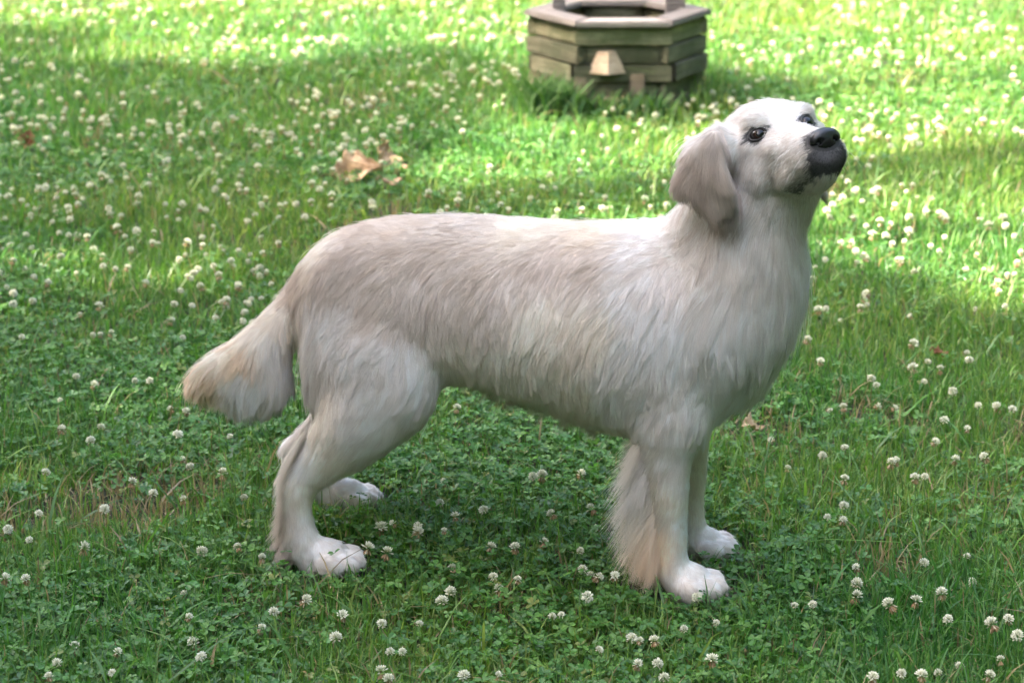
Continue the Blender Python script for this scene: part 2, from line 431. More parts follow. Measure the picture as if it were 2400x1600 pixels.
gp, gd, gl, gc = map(np.array, (gp, gd, gl, gc))

def in_poly(q, poly):
    x, y = q[:, 0], q[:, 1]; r = np.zeros(len(q), bool); j = len(poly) - 1
    for i in range(len(poly)):
        xi, yi = poly[i]; xj, yj = poly[j]
        c = ((yi > y) != (yj > y)) & (x < (xj - xi) * (y - yi) / (yj - yi + 1e-9) + xi)
        r ^= c; j = i
    return r
EAR = [(1680, 282), (1714, 365), (1734, 445), (1739, 512), (1710, 538), (1662, 522), (1612, 494), (1545, 458), (1548, 415), (1592, 355), (1630, 303)]
EAR2 = [(1900, 415), (1965, 415), (1960, 510), (1900, 500)]

tri = body_me
tri.calc_loop_triangles()
NT = len(tri.loop_triangles)
TI = np.empty(NT * 3, dtype=np.int32); tri.loop_triangles.foreach_get('vertices', TI); TI = TI.reshape(-1, 3)
VN = np.empty(nv * 3, dtype=np.float32); tri.vertices.foreach_get('normal', VN); VN = VN.reshape(-1, 3).astype(float)
A3, B3, C3 = V[TI[:, 0]], V[TI[:, 1]], V[TI[:, 2]]
cr = np.cross(B3 - A3, C3 - A3); area = np.linalg.norm(cr, axis=1) / 2; fn = cr / (2 * area[:, None] + 1e-12); cen = (A3 + B3 + C3) / 3

# where eyes and nose sit, found on the finished head
bvh = BVHTree.FromPolygons([Vector(p) for p in V], [tuple(int(i) for i in t) for t in TI])
def hit(u, v):
    d = sight(u, v); r = bvh.ray_cast(Vector(C0), Vector(d).normalized()); return np.array(r[0]), np.array(r[1])
EYES = []
for (u, v, r) in ((1776, 316, .0128), (1893, 286, .0128)):
    p, n = hit(u, v)
    EYES.append((p - n * r * .50 - FWD * -0.0, n, r))
NOSE_C = H(9.3, 0, -4.75)

def is_ear(p):
    q = project(p); off = (p - P_MID) @ N_AX
    return (in_poly(q, EAR) & (off > .095)), (in_poly(q, EAR2) & (off < .03) & (to_head(p)[:, 0] < -2))

def field(p, n):
    """per point: comb direction, length, colour"""
    s = np.stack([(p - P_MID) @ S_AX, p[:, 2], (p - P_MID) @ N_AX], 1)
    d = np.zeros_like(p); l = np.zeros(len(p)); c = np.zeros_like(p)
    for i0 in range(0, len(p), 20000):
        q = s[i0:i0 + 20000]
        dd = ((q[:, None, :] - gp[None]) * np.array([1, 1, .6])) ** 2
        w = 1 / (dd.sum(2) + .012 ** 2) ** 2.2
        w /= w.sum(1)[:, None]
        d[i0:i0 + 20000] = w @ gd; l[i0:i0 + 20000] = w @ gl; c[i0:i0 + 20000] = w @ gc
    h = to_head(p)
    # head
    x, y, z = h.T
    hw = smoothstep(-8.5, -5.5, x) * smoothstep(11, 9, np.abs(y)) * smoothstep(-13, -9.5, z) * (x < 14) * (z < 9)
    dh = np.outer(-1 + 0 * x, HF) + np.outer(np.sign(y) * smoothstep(.3, 3, np.abs(y)) * .45, HL) + np.outer(-.25 - .75 * smoothstep(1, -5, z) * smoothstep(4, -3, x), HU)
    # hair parts round the eyes
    lh = .012 + .012 * smoothstep(1, -6, x) + .012 * smoothstep(-4, -9, z) * smoothstep(5, -2, x)
    ch = np.tile(np.array(W_) * np.array([.93, .92, .90]), (len(p), 1))
    tan = smoothstep(-2, -7, x) * smoothstep(5, 1, np.abs(z - 1)) * .5
    ch = ch * (1 - tan[:, None]) + np.array(L_) * tan[:, None]
    d = d * (1 - hw[:, None]) + dh * hw[:, None]; l = l * (1 - hw) + lh * hw; c = c * (1 - hw[:, None]) + ch * hw[:, None]
    # dark rims, lips and nose surround
    dark = np.zeros(len(p))
    for (ec, en, er) in EYES:
        r = p - ec; near_e = smoothstep(.040, .030, np.linalg.norm(r, axis=1))
        side = np.sign((ec - H0) @ HL)
        ah = HF - HL * side * .55; ah = ah - en * (ah @ en); ah /= np.linalg.norm(ah); av = np.cross(en, ah); av *= np.sign(av @ HU)   # towards the nose, and up
        fh, fv = r @ ah, r @ av
        e1 = np.sqrt((fh / 1.12) ** 2 + fv ** 2); k1 = smoothstep(.0165, .0135, e1)                     # lid rim
        e2 = np.sqrt(((fh - .015) / 1.1) ** 2 + ((fv - .006) / .75) ** 2); k2 = .70 * smoothstep(.013, .005, e2)      # inner corner
        e3 = np.sqrt(((fh + .015) / 1.0) ** 2 + ((fv + .005) / .40) ** 2); k3 = .42 * smoothstep(.010, .005, e3)     # outer corner
        e4 = np.sqrt((fh / 1.5) ** 2 + ((fv - .013) / .45) ** 2); k4 = .20 * smoothstep(.016, .006, e4)
        dark = np.maximum(dark, near_e * np.maximum.reduce([k1, k2, k3, k4]))
    nz = vnoise(p, 260, 5) - .5
    yy = np.abs(y)
    tx = smoothstep(5.9, 9.4, x - .30 * yy)
    z_up = -8.45 + 3.3 * tx + nz * (.4 + 2.0 * tx); z_lo = -9.15 + .30 * smoothstep(2, 8, x) + nz * .6
    front = smoothstep(z_up + 1.1, z_up - .6, z) * smoothstep(z_lo - .25, z_lo + .25, z) * smoothstep(.2, 1.0, x)
    line = front
    dark = np.maximum(dark, np.maximum(front, line) * (x > 0))
    nd = np.linalg.norm((p - NOSE_C) @ np.stack([HF, HL / 1.35, HU]).T, axis=1)
    dark = np.maximum(dark, smoothstep(.026, .019, nd))
    c = c * (1 - dark[:, None]) + np.array(K_) * dark[:, None]
    l = l * (1 - .72 * (dark * (x > 0)))
    e1, e2 = is_ear(p)
    q = project(p)
    ed = D(1640, 400) - D(1660, 300); ed /= np.linalg.norm(ed)
    ed2 = D(1700, 540) - D(1665, 400); ed2 /= np.linalg.norm(ed2)
    t = smoothstep(1600, 1720, q[:, 0])[:, None]
    de = ed * (1 - t) + ed2 * t
    d[e1] = de[e1]; l[e1] = .026 + .006 * smoothstep(400, 520, q[e1, 1])
    et = np.array(T_) * (.78 + .44 * vnoise(p, 60, 19))[:, None] + 0 * c
    k = vnoise(p, 45, 9)[:, None]
    et = et * (1 - .7 * k) + np.array(C_) * .7 * k
    up = smoothstep(400, 320, q[:, 1])[:, None] * smoothstep(1700, 1650, q[:, 0])[:, None]
    et = et * (1 - .6 * up) + np.array(W_) * .6 * up
    c[e1] = et[e1]
    d[e2] = np.array([0, 0, -1.0]); l[e2] = .018; c[e2] = np.array(T_)
    # patches of slightly warmer and paler coat
    m = (vnoise(p, 9, 3) - .5)[:, None]; body_only = (1 - np.clip(hw + dark, 0, 1))[:, None] * (~(e1 | e2))[:, None]
    c = c * (1 + body_only * m * np.array([.12, .20, .26]))
    nose_eye = np.minimum.reduce([np.linalg.norm(p - e[0], axis=1) for e in EYES])
    return d, l, c, dark, nose_eye, nd, hw, e1 | e2

def make_coat(N, name, seed):
    r = np.random.default_rng(seed)
    hx = to_head(cen)
    isface = (hx[:, 0] > -7) & (np.abs(hx[:, 1]) < 9) & (hx[:, 2] > -12) & (hx[:, 2] < 8)
    wgt = area * (1 + 2.2 * isface + 1.2 * (cen[:, 2] < .08))
    facing = (fn @ FWD)
    wgt *= np.where(facing > .35, .45, 1.0)
    wgt /= wgt.sum()
    t = r.choice(NT, N, p=wgt)
    a, b = r.random(N), r.random(N); m = a + b > 1; a[m] = 1 - a[m]; b[m] = 1 - b[m]
    P = A3[t] + (B3[t] - A3[t]) * a[:, None] + (C3[t] - A3[t]) * b[:, None]
    Nn = VN[TI[t, 0]] * (1 - a - b)[:, None] + VN[TI[t, 1]] * a[:, None] + VN[TI[t, 2]] * b[:, None]
    Nn /= np.linalg.norm(Nn, axis=1)[:, None]
    d, l, c, dark, ne, nd, hw, ear = field(P, Nn)
    keep = (ne > .0145) & (nd > .0185) & (P[:, 2] > .004)
    P, Nn, d, l, c, dark, hw, ear = (q[keep] for q in (P, Nn, d, l, c, dark, hw, ear)); N = len(P)
    d -= Nn * np.sum(d * Nn, 1)[:, None]; d /= np.linalg.norm(d, axis=1)[:, None] + 1e-9
    B = np.cross(Nn, d)
    # locks: direction wanders from lock to lock
    kt1 = kdtree.KDTree(N // 55); i1 = r.choice(N, N // 55, replace=False)
    for k, i in enumerate(i1): kt1.insert(P[i], k)
    kt1.balance()
    kt2 = kdtree.KDTree(N // 9); i2 = r.choice(N, N // 9, replace=False)
    for k, i in enumerate(i2): kt2.insert(P[i], k)
    kt2.balance()
    c1 = np.array([kt1.find(p)[1] for p in P]); c2 = np.array([kt2.find(p)[1] for p in P])
    ang = (vnoise(P, 14, 1) - .5) * .9 + (vnoise(P, 45, 2) - .5) * .55 + (r.random(len(i1))[c1] - .5) * .42 + r.normal(0, .09, N)
    ang *= np.where(hw > .5, .45, 1.0)
    d = d * np.cos(ang)[:, None] + B * np.sin(ang)[:, None]; B = np.cross(Nn, d)
    lock_len = 1 + (r.random(len(i1))[c1] - .5) * .45
    L = l * lock_len * r.uniform(.7, 1.12, N)
    lk = r.random(len(i1)); lift = (.24 + .20 * (lk[c1] - .5) + .16 * (vnoise(P, 30, 6) - .5) + r.normal(0, .05, N)) * np.where(hw > .5, .85, 1)
    lift = np.clip(lift, .06, .6)
    stray = r.random(N) < .035; L = np.where(stray, L * 1.25 + .003, L); lift = np.where(stray, lift + .22, lift)
    K = 6; T = np.linspace(0, 1, K)
    wav = (vnoise(P, 25, 8) - .5) * 1.0
    grav = np.clip((l - .02) / .06, 0, 1) * .45
    S = np.empty((N, K, 3))
    for j, tt in enumerate(T):
        S[:, j] = P + L[:, None] * (d * tt * (1 - .06 * tt) + Nn * ((lift * tt - lift * .72 * tt * tt))[:, None] + B * (wav * .30 * tt * tt)[:, None]
                                    + B * (np.sin(tt * 7 + wav * 20) * .025 * tt)[:, None]) + np.array([0, 0, -1.0]) * (L * grav * tt * tt)[:, None]
    # pull strands towards their lock
    for (ci, ii, amt, lo) in ((c1, i1, .50, .20), (c2, i2, .50, .08)):
        root = ii[ci]
        f = amt * smoothstep(.012, .04, l) * (~(hw > .6) + (hw > .6) * .5)
        for j in range(1, K):
            tt = T[j]; wj = f * smoothstep(lo - .2, 1.0, tt)
            tgt = S[root, j]
            dist = np.linalg.norm(P[root] - P, axis=1)
            wj = wj * smoothstep(.03, .012, dist) * np.where(stray, .15, 1)
            S[:, j] = S[:, j] * (1 - wj[:, None]) + tgt * wj[:, None]
    # colour: strand to strand and lock to lock
    swap = (dark > .12) & (dark < .9) & (r.random(N) < .45); c[swap] = np.where((r.random(swap.sum()) < dark[swap])[:, None], np.array(K_), np.array(W_))
    c = c * (1 + r.normal(0, 1, N)[:, None] * np.where(hw > .5, .13, .07)[:, None]) * (1 + (r.random(len(i1))[c1] - .5)[:, None] * np.array([.16, .21, .26])) * (1 + (r.random(len(i2))[c2] - .5)[:, None] * .12)
    c = np.clip(c, .01, .86)
    hc = bpy.data.hair_curves.new(name)
    hc.add_curves([K] * N)
    hc.points.foreach_set('position', S.astype(np.float32).ravel())
    rad = np.where(l < .017, .00021, .00019)[:, None] * (1 - .8 * T[None] ** 2)
    hc.points.foreach_set('radius', rad.astype(np.float32).ravel())
    at = hc.attributes.new('fur_colour', 'FLOAT_COLOR', 'CURVE')
    cc = np.ones((N, 4), dtype=np.float32); cc[:, :3] = c; at.data.foreach_set('color', cc.ravel())
    at = hc.attributes.new('skin_normal', 'FLOAT_VECTOR', 'CURVE')
    at.data.foreach_set('vector', Nn.astype(np.float32).ravel())
    return hc

def make_feathers(name, seed):
    '''the long loose hair that hangs behind the forelegs, hocks and under the belly'''
    r = np.random.default_rng(seed); S, Cc, Nn = [], [], []
    K = 7; T = np.linspace(0, 1, K)
    #      line of roots (u, v, off), count, direction down the line (du, dv) start -> end, length start -> end, colours
    sets = [([(1512, 1015), (1526, 1100), (1536, 1180), (1545, 1240), (1552, 1300)], .088, 9000, (-.78, .70), (-.55, 1.0), (.060, .088, .094, .078, .045), (L_, W_, L_, P_, P_)),
            ([(1585, 1060), (1590, 1130), (1600, 1200)], -.095, 1500, (-.9, .6), (-.5, 1.0), (.03, .04, .03), (L_, L_, L_)),
            ([(680, 1110), (672, 1180), (684, 1250), (700, 1290)], .143, 5200, (-.45, 1.0), (-.95, .45), (.022, .030, .058, .036), (L_, C_, C_, T_)),
            ([(1060, 880), (1180, 912), (1300, 955), (1420, 995)], .02, 3500, (-.3, 1.0), (-.5, 1.0), (.012, .018, .024, .028), (L_, L_, L_, L_)),
            ([(715, 1010), (690, 1060), (672, 1110)], .135, 2600, (-.5, 1.0), (-.5, 1.0), (.040, .035, .022), (L_, L_, L_))]
    for (ln, off, n, d0, d1, ls, cs) in sets:
        ln = np.array(ln, float); m = len(ln) - 1
        nl = max(n // 60, 4); lt = np.sort(r.random(nl)); la = r.normal(0, .22, nl); lo = r.normal(0, .022, nl); ll = r.uniform(.75, 1.15, nl); lw = r.normal(0, .45, nl)
        k = r.integers(0, nl, n); t = np.clip(lt[k] + r.normal(0, .02, n), 0, 1)
        def ip(a): a = np.array(a, float); return np.array([np.interp(t * m, np.arange(m + 1), a[:, i]) for i in range(a.shape[1])]).T
        uv = ip(ln); cl = ip(cs); L = np.interp(t * m, np.arange(m + 1), ls) * ll[k] * r.uniform(.55, 1.08, n)
        ang = la[k] + r.normal(0, .10, n)
        dd = np.outer(1 - t, d0) + np.outer(t, d1); dd /= np.linalg.norm(dd, axis=1)[:, None]
        ca, sa_ = np.cos(ang), np.sin(ang); dd = np.stack([dd[:, 0] * ca - dd[:, 1] * sa_, dd[:, 0] * sa_ + dd[:, 1] * ca], 1)
        dd[:, 1] = np.maximum(dd[:, 1], .15)
        o = off + r.uniform(-.014, .014, n)
        P0 = np.array([D(a, b, c) for (a, b), c in zip(uv + r.normal(0, 3, (n, 2)), o)])
        side = (lo[k] + r.normal(0, .010, n))
        d3 = dd[:, :1] * S_AX - dd[:, 1:] * np.array([0, 0, 1.0])
        pts = np.stack([P0 + L[:, None] * (d3 * tt * (1 - .12 * tt)) + N_AX * (side * tt)[:, None] + (L * lw[k] * tt ** 2 * .35)[:, None] * S_AX * .5 - np.array([0, 0, 1.0]) * (L * .38 * tt * tt)[:, None] for tt in T], 1)
        S.append(pts); Cc.append(np.clip(cl * (1 + r.normal(0, .05, n)[:, None]), .02, .85))
        nrm = N_AX * np.sign(off) * .8 - S_AX * .5 + np.array([0, 0, .25]); Nn.append(np.tile(nrm / np.linalg.norm(nrm), (n, 1)))
    S, Cc, Nn = np.concatenate(S), np.concatenate(Cc), np.concatenate(Nn)
    hc = bpy.data.hair_curves.new(name); hc.add_curves([K] * len(S))
    hc.points.foreach_set('position', S.astype(np.float32).ravel())
    hc.points.foreach_set('radius', np.tile(.00020 * (1 - .85 * T ** 2), len(S)).astype(np.float32))
    at = hc.attributes.new('fur_colour', 'FLOAT_COLOR', 'CURVE'); cc = np.ones((len(S), 4), dtype=np.float32); cc[:, :3] = Cc; at.data.foreach_set('color', cc.ravel())
    at = hc.attributes.new('skin_normal', 'FLOAT_VECTOR', 'CURVE'); at.data.foreach_set('vector', Nn.astype(np.float32).ravel())
    return hc

def fur_material():
    m = Mat('coat_fur')
    col = m.node('ShaderNodeAttribute', attribute_name='fur_colour')
    nrm = m.node('ShaderNodeAttribute', attribute_name='skin_normal')
    hi = m.node('ShaderNodeHairInfo')
    tipn = m.node('ShaderNodeNormal') if 0 else None
    geo = m.node('ShaderNodeNewGeometry')
    mixn = m.node('ShaderNodeMix', data_type='VECTOR'); mixn.inputs[0].default_value = .20
    m.t.links.new(nrm.outputs['Vector'], mixn.inputs[4]); m.t.links.new(geo.outputs['Normal'], mixn.inputs[5])
    nn = m.node('ShaderNodeVectorMath', operation='NORMALIZE'); m.t.links.new(mixn.outputs[1], nn.inputs[0])
    dif = m.node('ShaderNodeBsdfDiffuse'); m.t.links.new(col.outputs['Color'], dif.inputs[0]); m.t.links.new(nn.outputs[0], dif.inputs['Normal'])
    tr = m.node('ShaderNodeBsdfTranslucent'); m.t.links.new(col.outputs['Color'], tr.inputs[0])
    m1 = m.node('ShaderNodeMixShader'); m1.inputs[0].default_value = .12
    m.t.links.new(dif.outputs[0], m1.inputs[1]); m.t.links.new(tr.outputs[0], m1.inputs[2])
    hr = m.node('ShaderNodeBsdfHair'); hr.component = 'Reflection'; hr.inputs['Color'].default_value = (.8, .8, .82, 1)
    hr.inputs['RoughnessU'].default_value = .35; hr.inputs['RoughnessV'].default_value = .8
    m2 = m.node('ShaderNodeMixShader'); m2.inputs[0].default_value = .10
    m.t.links.new(m1.outputs[0], m2.inputs[1]); m.t.links.new(hr.outputs[0], m2.inputs[2])
    return m.surf(m2)

dog = empty('dog', tuple(P_MID))
tag(dog, 'cream golden retriever standing side-on in the clover lawn, head raised to the right', 'dog')
def dog_part(o):
    link(o, dog); o.location = tuple(-P_MID); return o

d_, l_, c_, dark_, ne_, nd_, hw_, ear_ = field(V, VN)
set_vcol(body_me, 'skin_colour', np.clip(c_ * .92, 0.01, 1))
sm = Mat('dog_skin'); sa = sm.node('ShaderNodeAttribute', attribute_name='skin_colour')
body_me.materials.append(sm.surf(sm.node('ShaderNodeBsdfPrincipled', i_Base_Color=sa, i_Roughness=.8)))
dog_body = dog_part(bpy.data.objects.new('body', body_me))
coat_data = make_coat(560000, 'coat', 11)
FUR = fur_material()
coat_data.materials.append(FUR)
coat = dog_part(bpy.data.objects.new('fur', coat_data))
tag(coat, kind='stuff')
fe = make_feathers('feathering', 5); fe.materials.append(FUR)
tag(dog_part(bpy.data.objects.new('feathering', fe)), kind='stuff')

# ------------------------------------------------------------------ eyes, nose, claws, whiskers
em = Mat('dark_eye')
tco = em.node('ShaderNodeTexCoord'); sep = em.node('ShaderNodeSeparateXYZ'); em.t.links.new(tco.outputs['Object'], sep.inputs[0])
rp = em.ramp(sep.outputs['Z'], [(0, (.010, .008, .008)), (.70, (.012, .008, .007)), (.86, (.020, .011, .008)), (.90, (.004, .004, .004)), (1, (.003, .003, .003))])
rp.color_ramp.elements[0].position = 0
eye_m = em.surf(em.node('ShaderNodeBsdfPrincipled', i_Base_Color=rp, i_Roughness=.06, i_IOR=1.38))
rim_m = Mat('eyelid'); rim_mat = rim_m.surf(rim_m.node('ShaderNodeBsdfPrincipled', i_Base_Color=(.010, .009, .009), i_Roughness=.6))
def uvsphere(nu=32, nv_=20):
    s = Solid(); s.ellipsoid((0, 0, 0), np.eye(3), nu, nv_); return s.v[0], s.f
sv, sf = uvsphere()
for (c, n, r) in EYES:
    me = mesh_from('eye', sv, sf, [eye_m])
    o = link(bpy.data.objects.new('eye', me), dog)
    look = Vector(n * .5 + HF * .7).normalized()
    o.rotation_mode = 'QUATERNION'; o.rotation_quaternion = look.to_track_quat('Z', 'Y')
    o.scale = (r, r, r); o.location = tuple(c - P_MID)
    # eyelids: an almond rim round the ball
    S = Solid(); side = np.sign((c - H0) @ HL)
    ax_n = n / np.linalg.norm(n); ax_h = HF * 1.0 - HL * side * .55; ax_h -= ax_n * (ax_h @ ax_n); ax_h /= np.linalg.norm(ax_h)
    ax_v = np.cross(ax_n, ax_h); ax_v *= np.sign(ax_v @ HU)
    ths = np.linspace(0, 2 * math.pi, 33)
    pts = [c + ax_n * (r * (.62 - .18 * abs(math.cos(t)) ** 2)) + ax_h * (r * 1.05 * math.cos(t)) + ax_v * (r * .72 * math.sin(t) + r * .12 * math.cos(t)) for t in ths]
    rr = []
    for k, pt in enumerate(pts):
        tg = pts[(k + 1) % 32] - pts[k - 1 if k else 31]; tg /= np.linalg.norm(tg); a = np.cross(tg, ax_n); a /= np.linalg.norm(a)
        q = np.linspace(0, 2 * math.pi, 10, endpoint=False)
        rr.append(pt + .0019 * np.outer(np.cos(q), a) + .0024 * np.outer(np.sin(q), ax_n))
    S.rings(rr)
    lid = bpy.data.objects.new('eyelid', mesh_from('eyelid', S.v[0], S.f, [rim_mat])); dog_part(lid)
# nose leather
nm = Mat('nose_leather'); nv_ = nm.node('ShaderNodeTexVoronoi', i_Scale=700.0)
nm.t.links.new(nm.node('ShaderNodeTexCoord').outputs['Object'], nv_.inputs['Vector'])
nb = nm.bump(nv_.outputs[0], .35, .0006)
nose_m = nm.surf(nm.node('ShaderNodeBsdfPrincipled', i_Base_Color=(.010, .010, .012), i_Roughness=.27, i_Normal=nb))
nsv, nsf = uvsphere(56, 40)
q = nsv.copy()                       # x forward, y left, z up
q = np.column_stack([q[:, 0] * .0125, q[:, 1] * .0250, q[:, 2] * .0165])
zz = q[:, 2] / .0165
q[:, 1] *= 1 - .38 * smoothstep(-.15, -.95, zz)                       # narrows to the lip
q[:, 0] += .003 * smoothstep(-.2, .9, zz) - .004 * smoothstep(-.1, -1, zz)
for sgn in (1, -1):                                                  # nostrils, with slits to the side
    dn = np.sqrt(((q[:, 1] - sgn * .0128) / .0055) ** 2 + ((q[:, 2] + .0040) / .0042) ** 2)
    q[:, 0] -= .010 * smoothstep(1.15, .35, dn) * (q[:, 0] > 0)
    ds = np.sqrt(((q[:, 1] - sgn * .0205) / .0075) ** 2 + ((q[:, 2] + .0075) / .0024) ** 2)
    q[:, 1] -= sgn * .0035 * smoothstep(1.2, .4, ds); q[:, 0] -= .003 * smoothstep(1.2, .4, ds) * (q[:, 0] > 0)
q[:, 0] -= .0022 * smoothstep(.0016, .0004, np.abs(q[:, 1])) * smoothstep(.1, -.4, zz) * (q[:, 0] > 0)
nw = NOSE_C + np.outer(q[:, 0], HF) + np.outer(q[:, 1], HL) + np.outer(q[:, 2], HU)
dog_part(bpy.data.objects.new('nose', mesh_from('nose', nw, nsf, [nose_m])))
# claws
cm = Mat('claw'); claw_m = cm.surf(cm.node('ShaderNodeBsdfPrincipled', i_Base_Color=(.22, .18, .15), i_Roughness=.4))
for (p, f, k) in TOES:
    S = Solid(); up = np.array([0, 0, 1.0]); sd = np.cross(f, up); sd /= np.linalg.norm(sd); rr = []
    for t, rad in zip((0, .35, .7, 1), (.0028, .0025, .0017, .0004)):
        q = np.linspace(0, 2 * math.pi, 8, endpoint=False)
        cc = p - f * .006 + f * (.010 * t * k) + up * (.001 - .006 * t * t)
        rr.append(cc + rad * (np.outer(np.cos(q), sd) + np.outer(np.sin(q), up)))
    S.rings(rr); dog_part(bpy.data.objects.new('claw', mesh_from('claw', S.v[0], S.f, [claw_m])))
# whiskers
wr = np.random.default_rng(4); ws = []
for sgn in (-1, 1):
    for i in range(11):
        b = H(wr.uniform(2.5, 8.5), sgn * wr.uniform(2.6, 3.4), wr.uniform(-7.5, -4.0)); h = bvh.find_nearest(Vector(b))
        p, n = np.array(h[0]), np.array(h[1]); d = n * .8 - HF * .35 - HU * wr.uniform(.2, .7); d /= np.linalg.norm(d); L = wr.uniform(.015, .035)
        ws.append([p + d * L * t + np.array([0, 0, -1]) * L * .35 * t * t - HF * L * .2 * t * t for t in np.linspace(0, 1, 6)])
wc = bpy.data.hair_curves.new('whiskers'); wc.add_curves([6] * len(ws))
wc.points.foreach_set('position', np.array(ws, dtype=np.float32).ravel()); wc.points.foreach_set('radius', np.tile(np.linspace(.00018, .00005, 6), len(ws)).astype(np.float32))
wm = Mat('whisker'); wc.materials.append(wm.surf(wm.node('ShaderNodeBsdfPrincipled', i_Base_Color=(.8, .8, .8), i_Roughness=.4)))
tag(dog_part(bpy.data.objects.new('whiskers', wc)), kind='stuff')
# ================================================================== THE LAWN
def px_list(u, v):                                     # photo points measured on a 2352 px wide copy
    return u * 2400 / 2352, v * 2400 / 2352

WELL_C = np.array([0.335, 7.92]); WELL_R = .265
LIT = [  # outlines of sunlit lawn, in photo pixels, with how open the leaf gaps are there
 ([(-900, 70), (60, 80), (200, 92), (235, 140), (450, 168), (700, 160), (850, 128), (1000, 118), (1100, 150), (1215, 185), (1240, 240), (1160, 300), (1030, 350), (965, 430), (900, 500), (880, 545), (1500, 560), (1890, 610), (2050, 640), (2250, 690), (2420, 735), (3600, 800), (3600, -260), (-900, -260)], 0.0),
 ([(-500, 645), (300, 640), (620, 632), (640, 680), (560, 720), (400, 745), (150, 740), (-500, 730)], .10),
 ([(90, 235), (330, 225), (345, 290), (200, 325), (110, 315)], .60),
 ([(540, 365), (760, 360), (800, 400), (600, 410)], .70),
 ([(50, 1120), (420, 1105), (520, 1175), (330, 1240), (60, 1225)], .45),
 ([(1735, 975), (1950, 950), (2060, 1020), (1920, 1062), (1690, 1060)], .45),
 ([(960, 965), (1330, 985), (1400, 1050), (1000, 1060)], .80),
 ([(1900, 1075), (2140, 1080), (2150, 1130), (1950, 1130)], .85),
]
def shade_of(x, y):
    """0 = open sun, 1 = closed shade, for lawn points"""
    p = np.column_stack([x, y, np.zeros_like(x)])
    n1 = (vnoise(p, 2.6, 21) - .5); n2 = (vnoise(p, 7, 22) - .5)
    p2 = p + np.column_stack([n1 * .16 + n2 * .10, (vnoise(p, 2.6, 23) - .5) * .30 + (vnoise(p, 7, 24) - .5) * .12, np.zeros_like(x)])
    q = project(p2)
    s = np.ones(len(x))
    for poly, val in LIT:
        s[in_poly(q, poly)] = val
    s[(y < 1.9)] = 1.0
    mid_left = (q[:, 1] < 640) & (q[:, 0] < 1300) & (s > .9); s[mid_left] = 1.0
    s[np.hypot(x - WELL_C[0] - .20, (y - WELL_C[1] - .02) * .9) < .47] = .88
    s[np.hypot((x - WELL_C[0] - .30) / .15, (y - WELL_C[1] + .19) / .055) < 1] = 0
    gaps = smoothstep(.76, .84, vnoise(p, 3.3, 31)) * .5 * (y < 7.5)            # small flecks of sun inside the shade
    return np.clip(s - gaps * (s > .5), 0, 1)

# ------------------------------------------------------------------ ground sheet
gm = Mat('soil_and_thatch')
gc_ = gm.coords('Object')
n1 = gm.noise(9, 8, .7, gc_); n2 = gm.noise(160, 6, .75, gc_); n3 = gm.noise(.9, 3, .5, gc_)
r1 = gm.ramp(n2, [(.30, (.012, .010, .006)), (.5, (.024, .026, .010)), (.72, (.065, .055, .028))])
r2 = gm.ramp(n1, [(.35, (.014, .022, .006)), (.65, (.030, .034, .012))])
mx = gm.node('ShaderNodeMix', data_type='RGBA'); mx.inputs[0].default_value = .55
gm.t.links.new(r1.outputs[0], mx.inputs[6]); gm.t.links.new(r2.outputs[0], mx.inputs[7])
soil = gm.surf(gm.node('ShaderNodeBsdfPrincipled', i_Base_Color=mx.outputs[2], i_Roughness=.95, i_Normal=gm.bump(n2, .8, .01)))
# undulating near part, flat to the horizon
def ground_z(x, y):
    p = np.column_stack([x, y])
    return (vnoise(p, 1.2, 41) - .5) * .012 + (vnoise(p, 6, 42) - .5) * .006
gx = np.concatenate([[-150, -40, -15], np.arange(-7, 7.01, .1), [15, 40, 150]]); gy = np.concatenate([[-60, -10], np.arange(1, 15.01, .1), [25, 60, 200]])
GX, GY = np.meshgrid(gx, gy); z = ground_z(GX.ravel(), GY.ravel()).reshape(GX.shape)
z[(GX < -7) | (GX > 7) | (GY < 1) | (GY > 15)] = 0
nx = len(gx); idx = np.arange(GX.size).reshape(GX.shape)
fq = np.column_stack([idx[:-1, :-1].ravel(), idx[:-1, 1:].ravel(), idx[1:, 1:].ravel(), idx[1:, :-1].ravel()])
lawn = link(bpy.data.objects.new('ground', mesh_from('ground', np.column_stack([GX.ravel(), GY.ravel(), z.ravel()]), fq, [soil])))
tag(lawn, 'sloping lawn soil with thatch under the grass and clover', kind='structure')

def leaf_material(name, rough=.48, trans=.35, spec=.32):
    m = Mat(name); a = m.node('ShaderNodeAttribute', attribute_name='tint')
    hs_ = m.node('ShaderNodeHueSaturation', i_Saturation=1.1, i_Value=1.6, i_Color=a.outputs['Color'])
    p = m.node('ShaderNodeBsdfPrincipled', i_Base_Color=a.outputs['Color'], i_Roughness=rough, i_Specular_IOR_Level=spec)
    t = m.node('ShaderNodeBsdfTranslucent', i_Color=hs_)
    x = m.node('ShaderNodeMixShader'); x.inputs[0].default_value = trans
    m.t.links.new(p.outputs[0], x.inputs[1]); m.t.links.new(t.outputs[0], x.inputs[2])
    return m.surf(x)

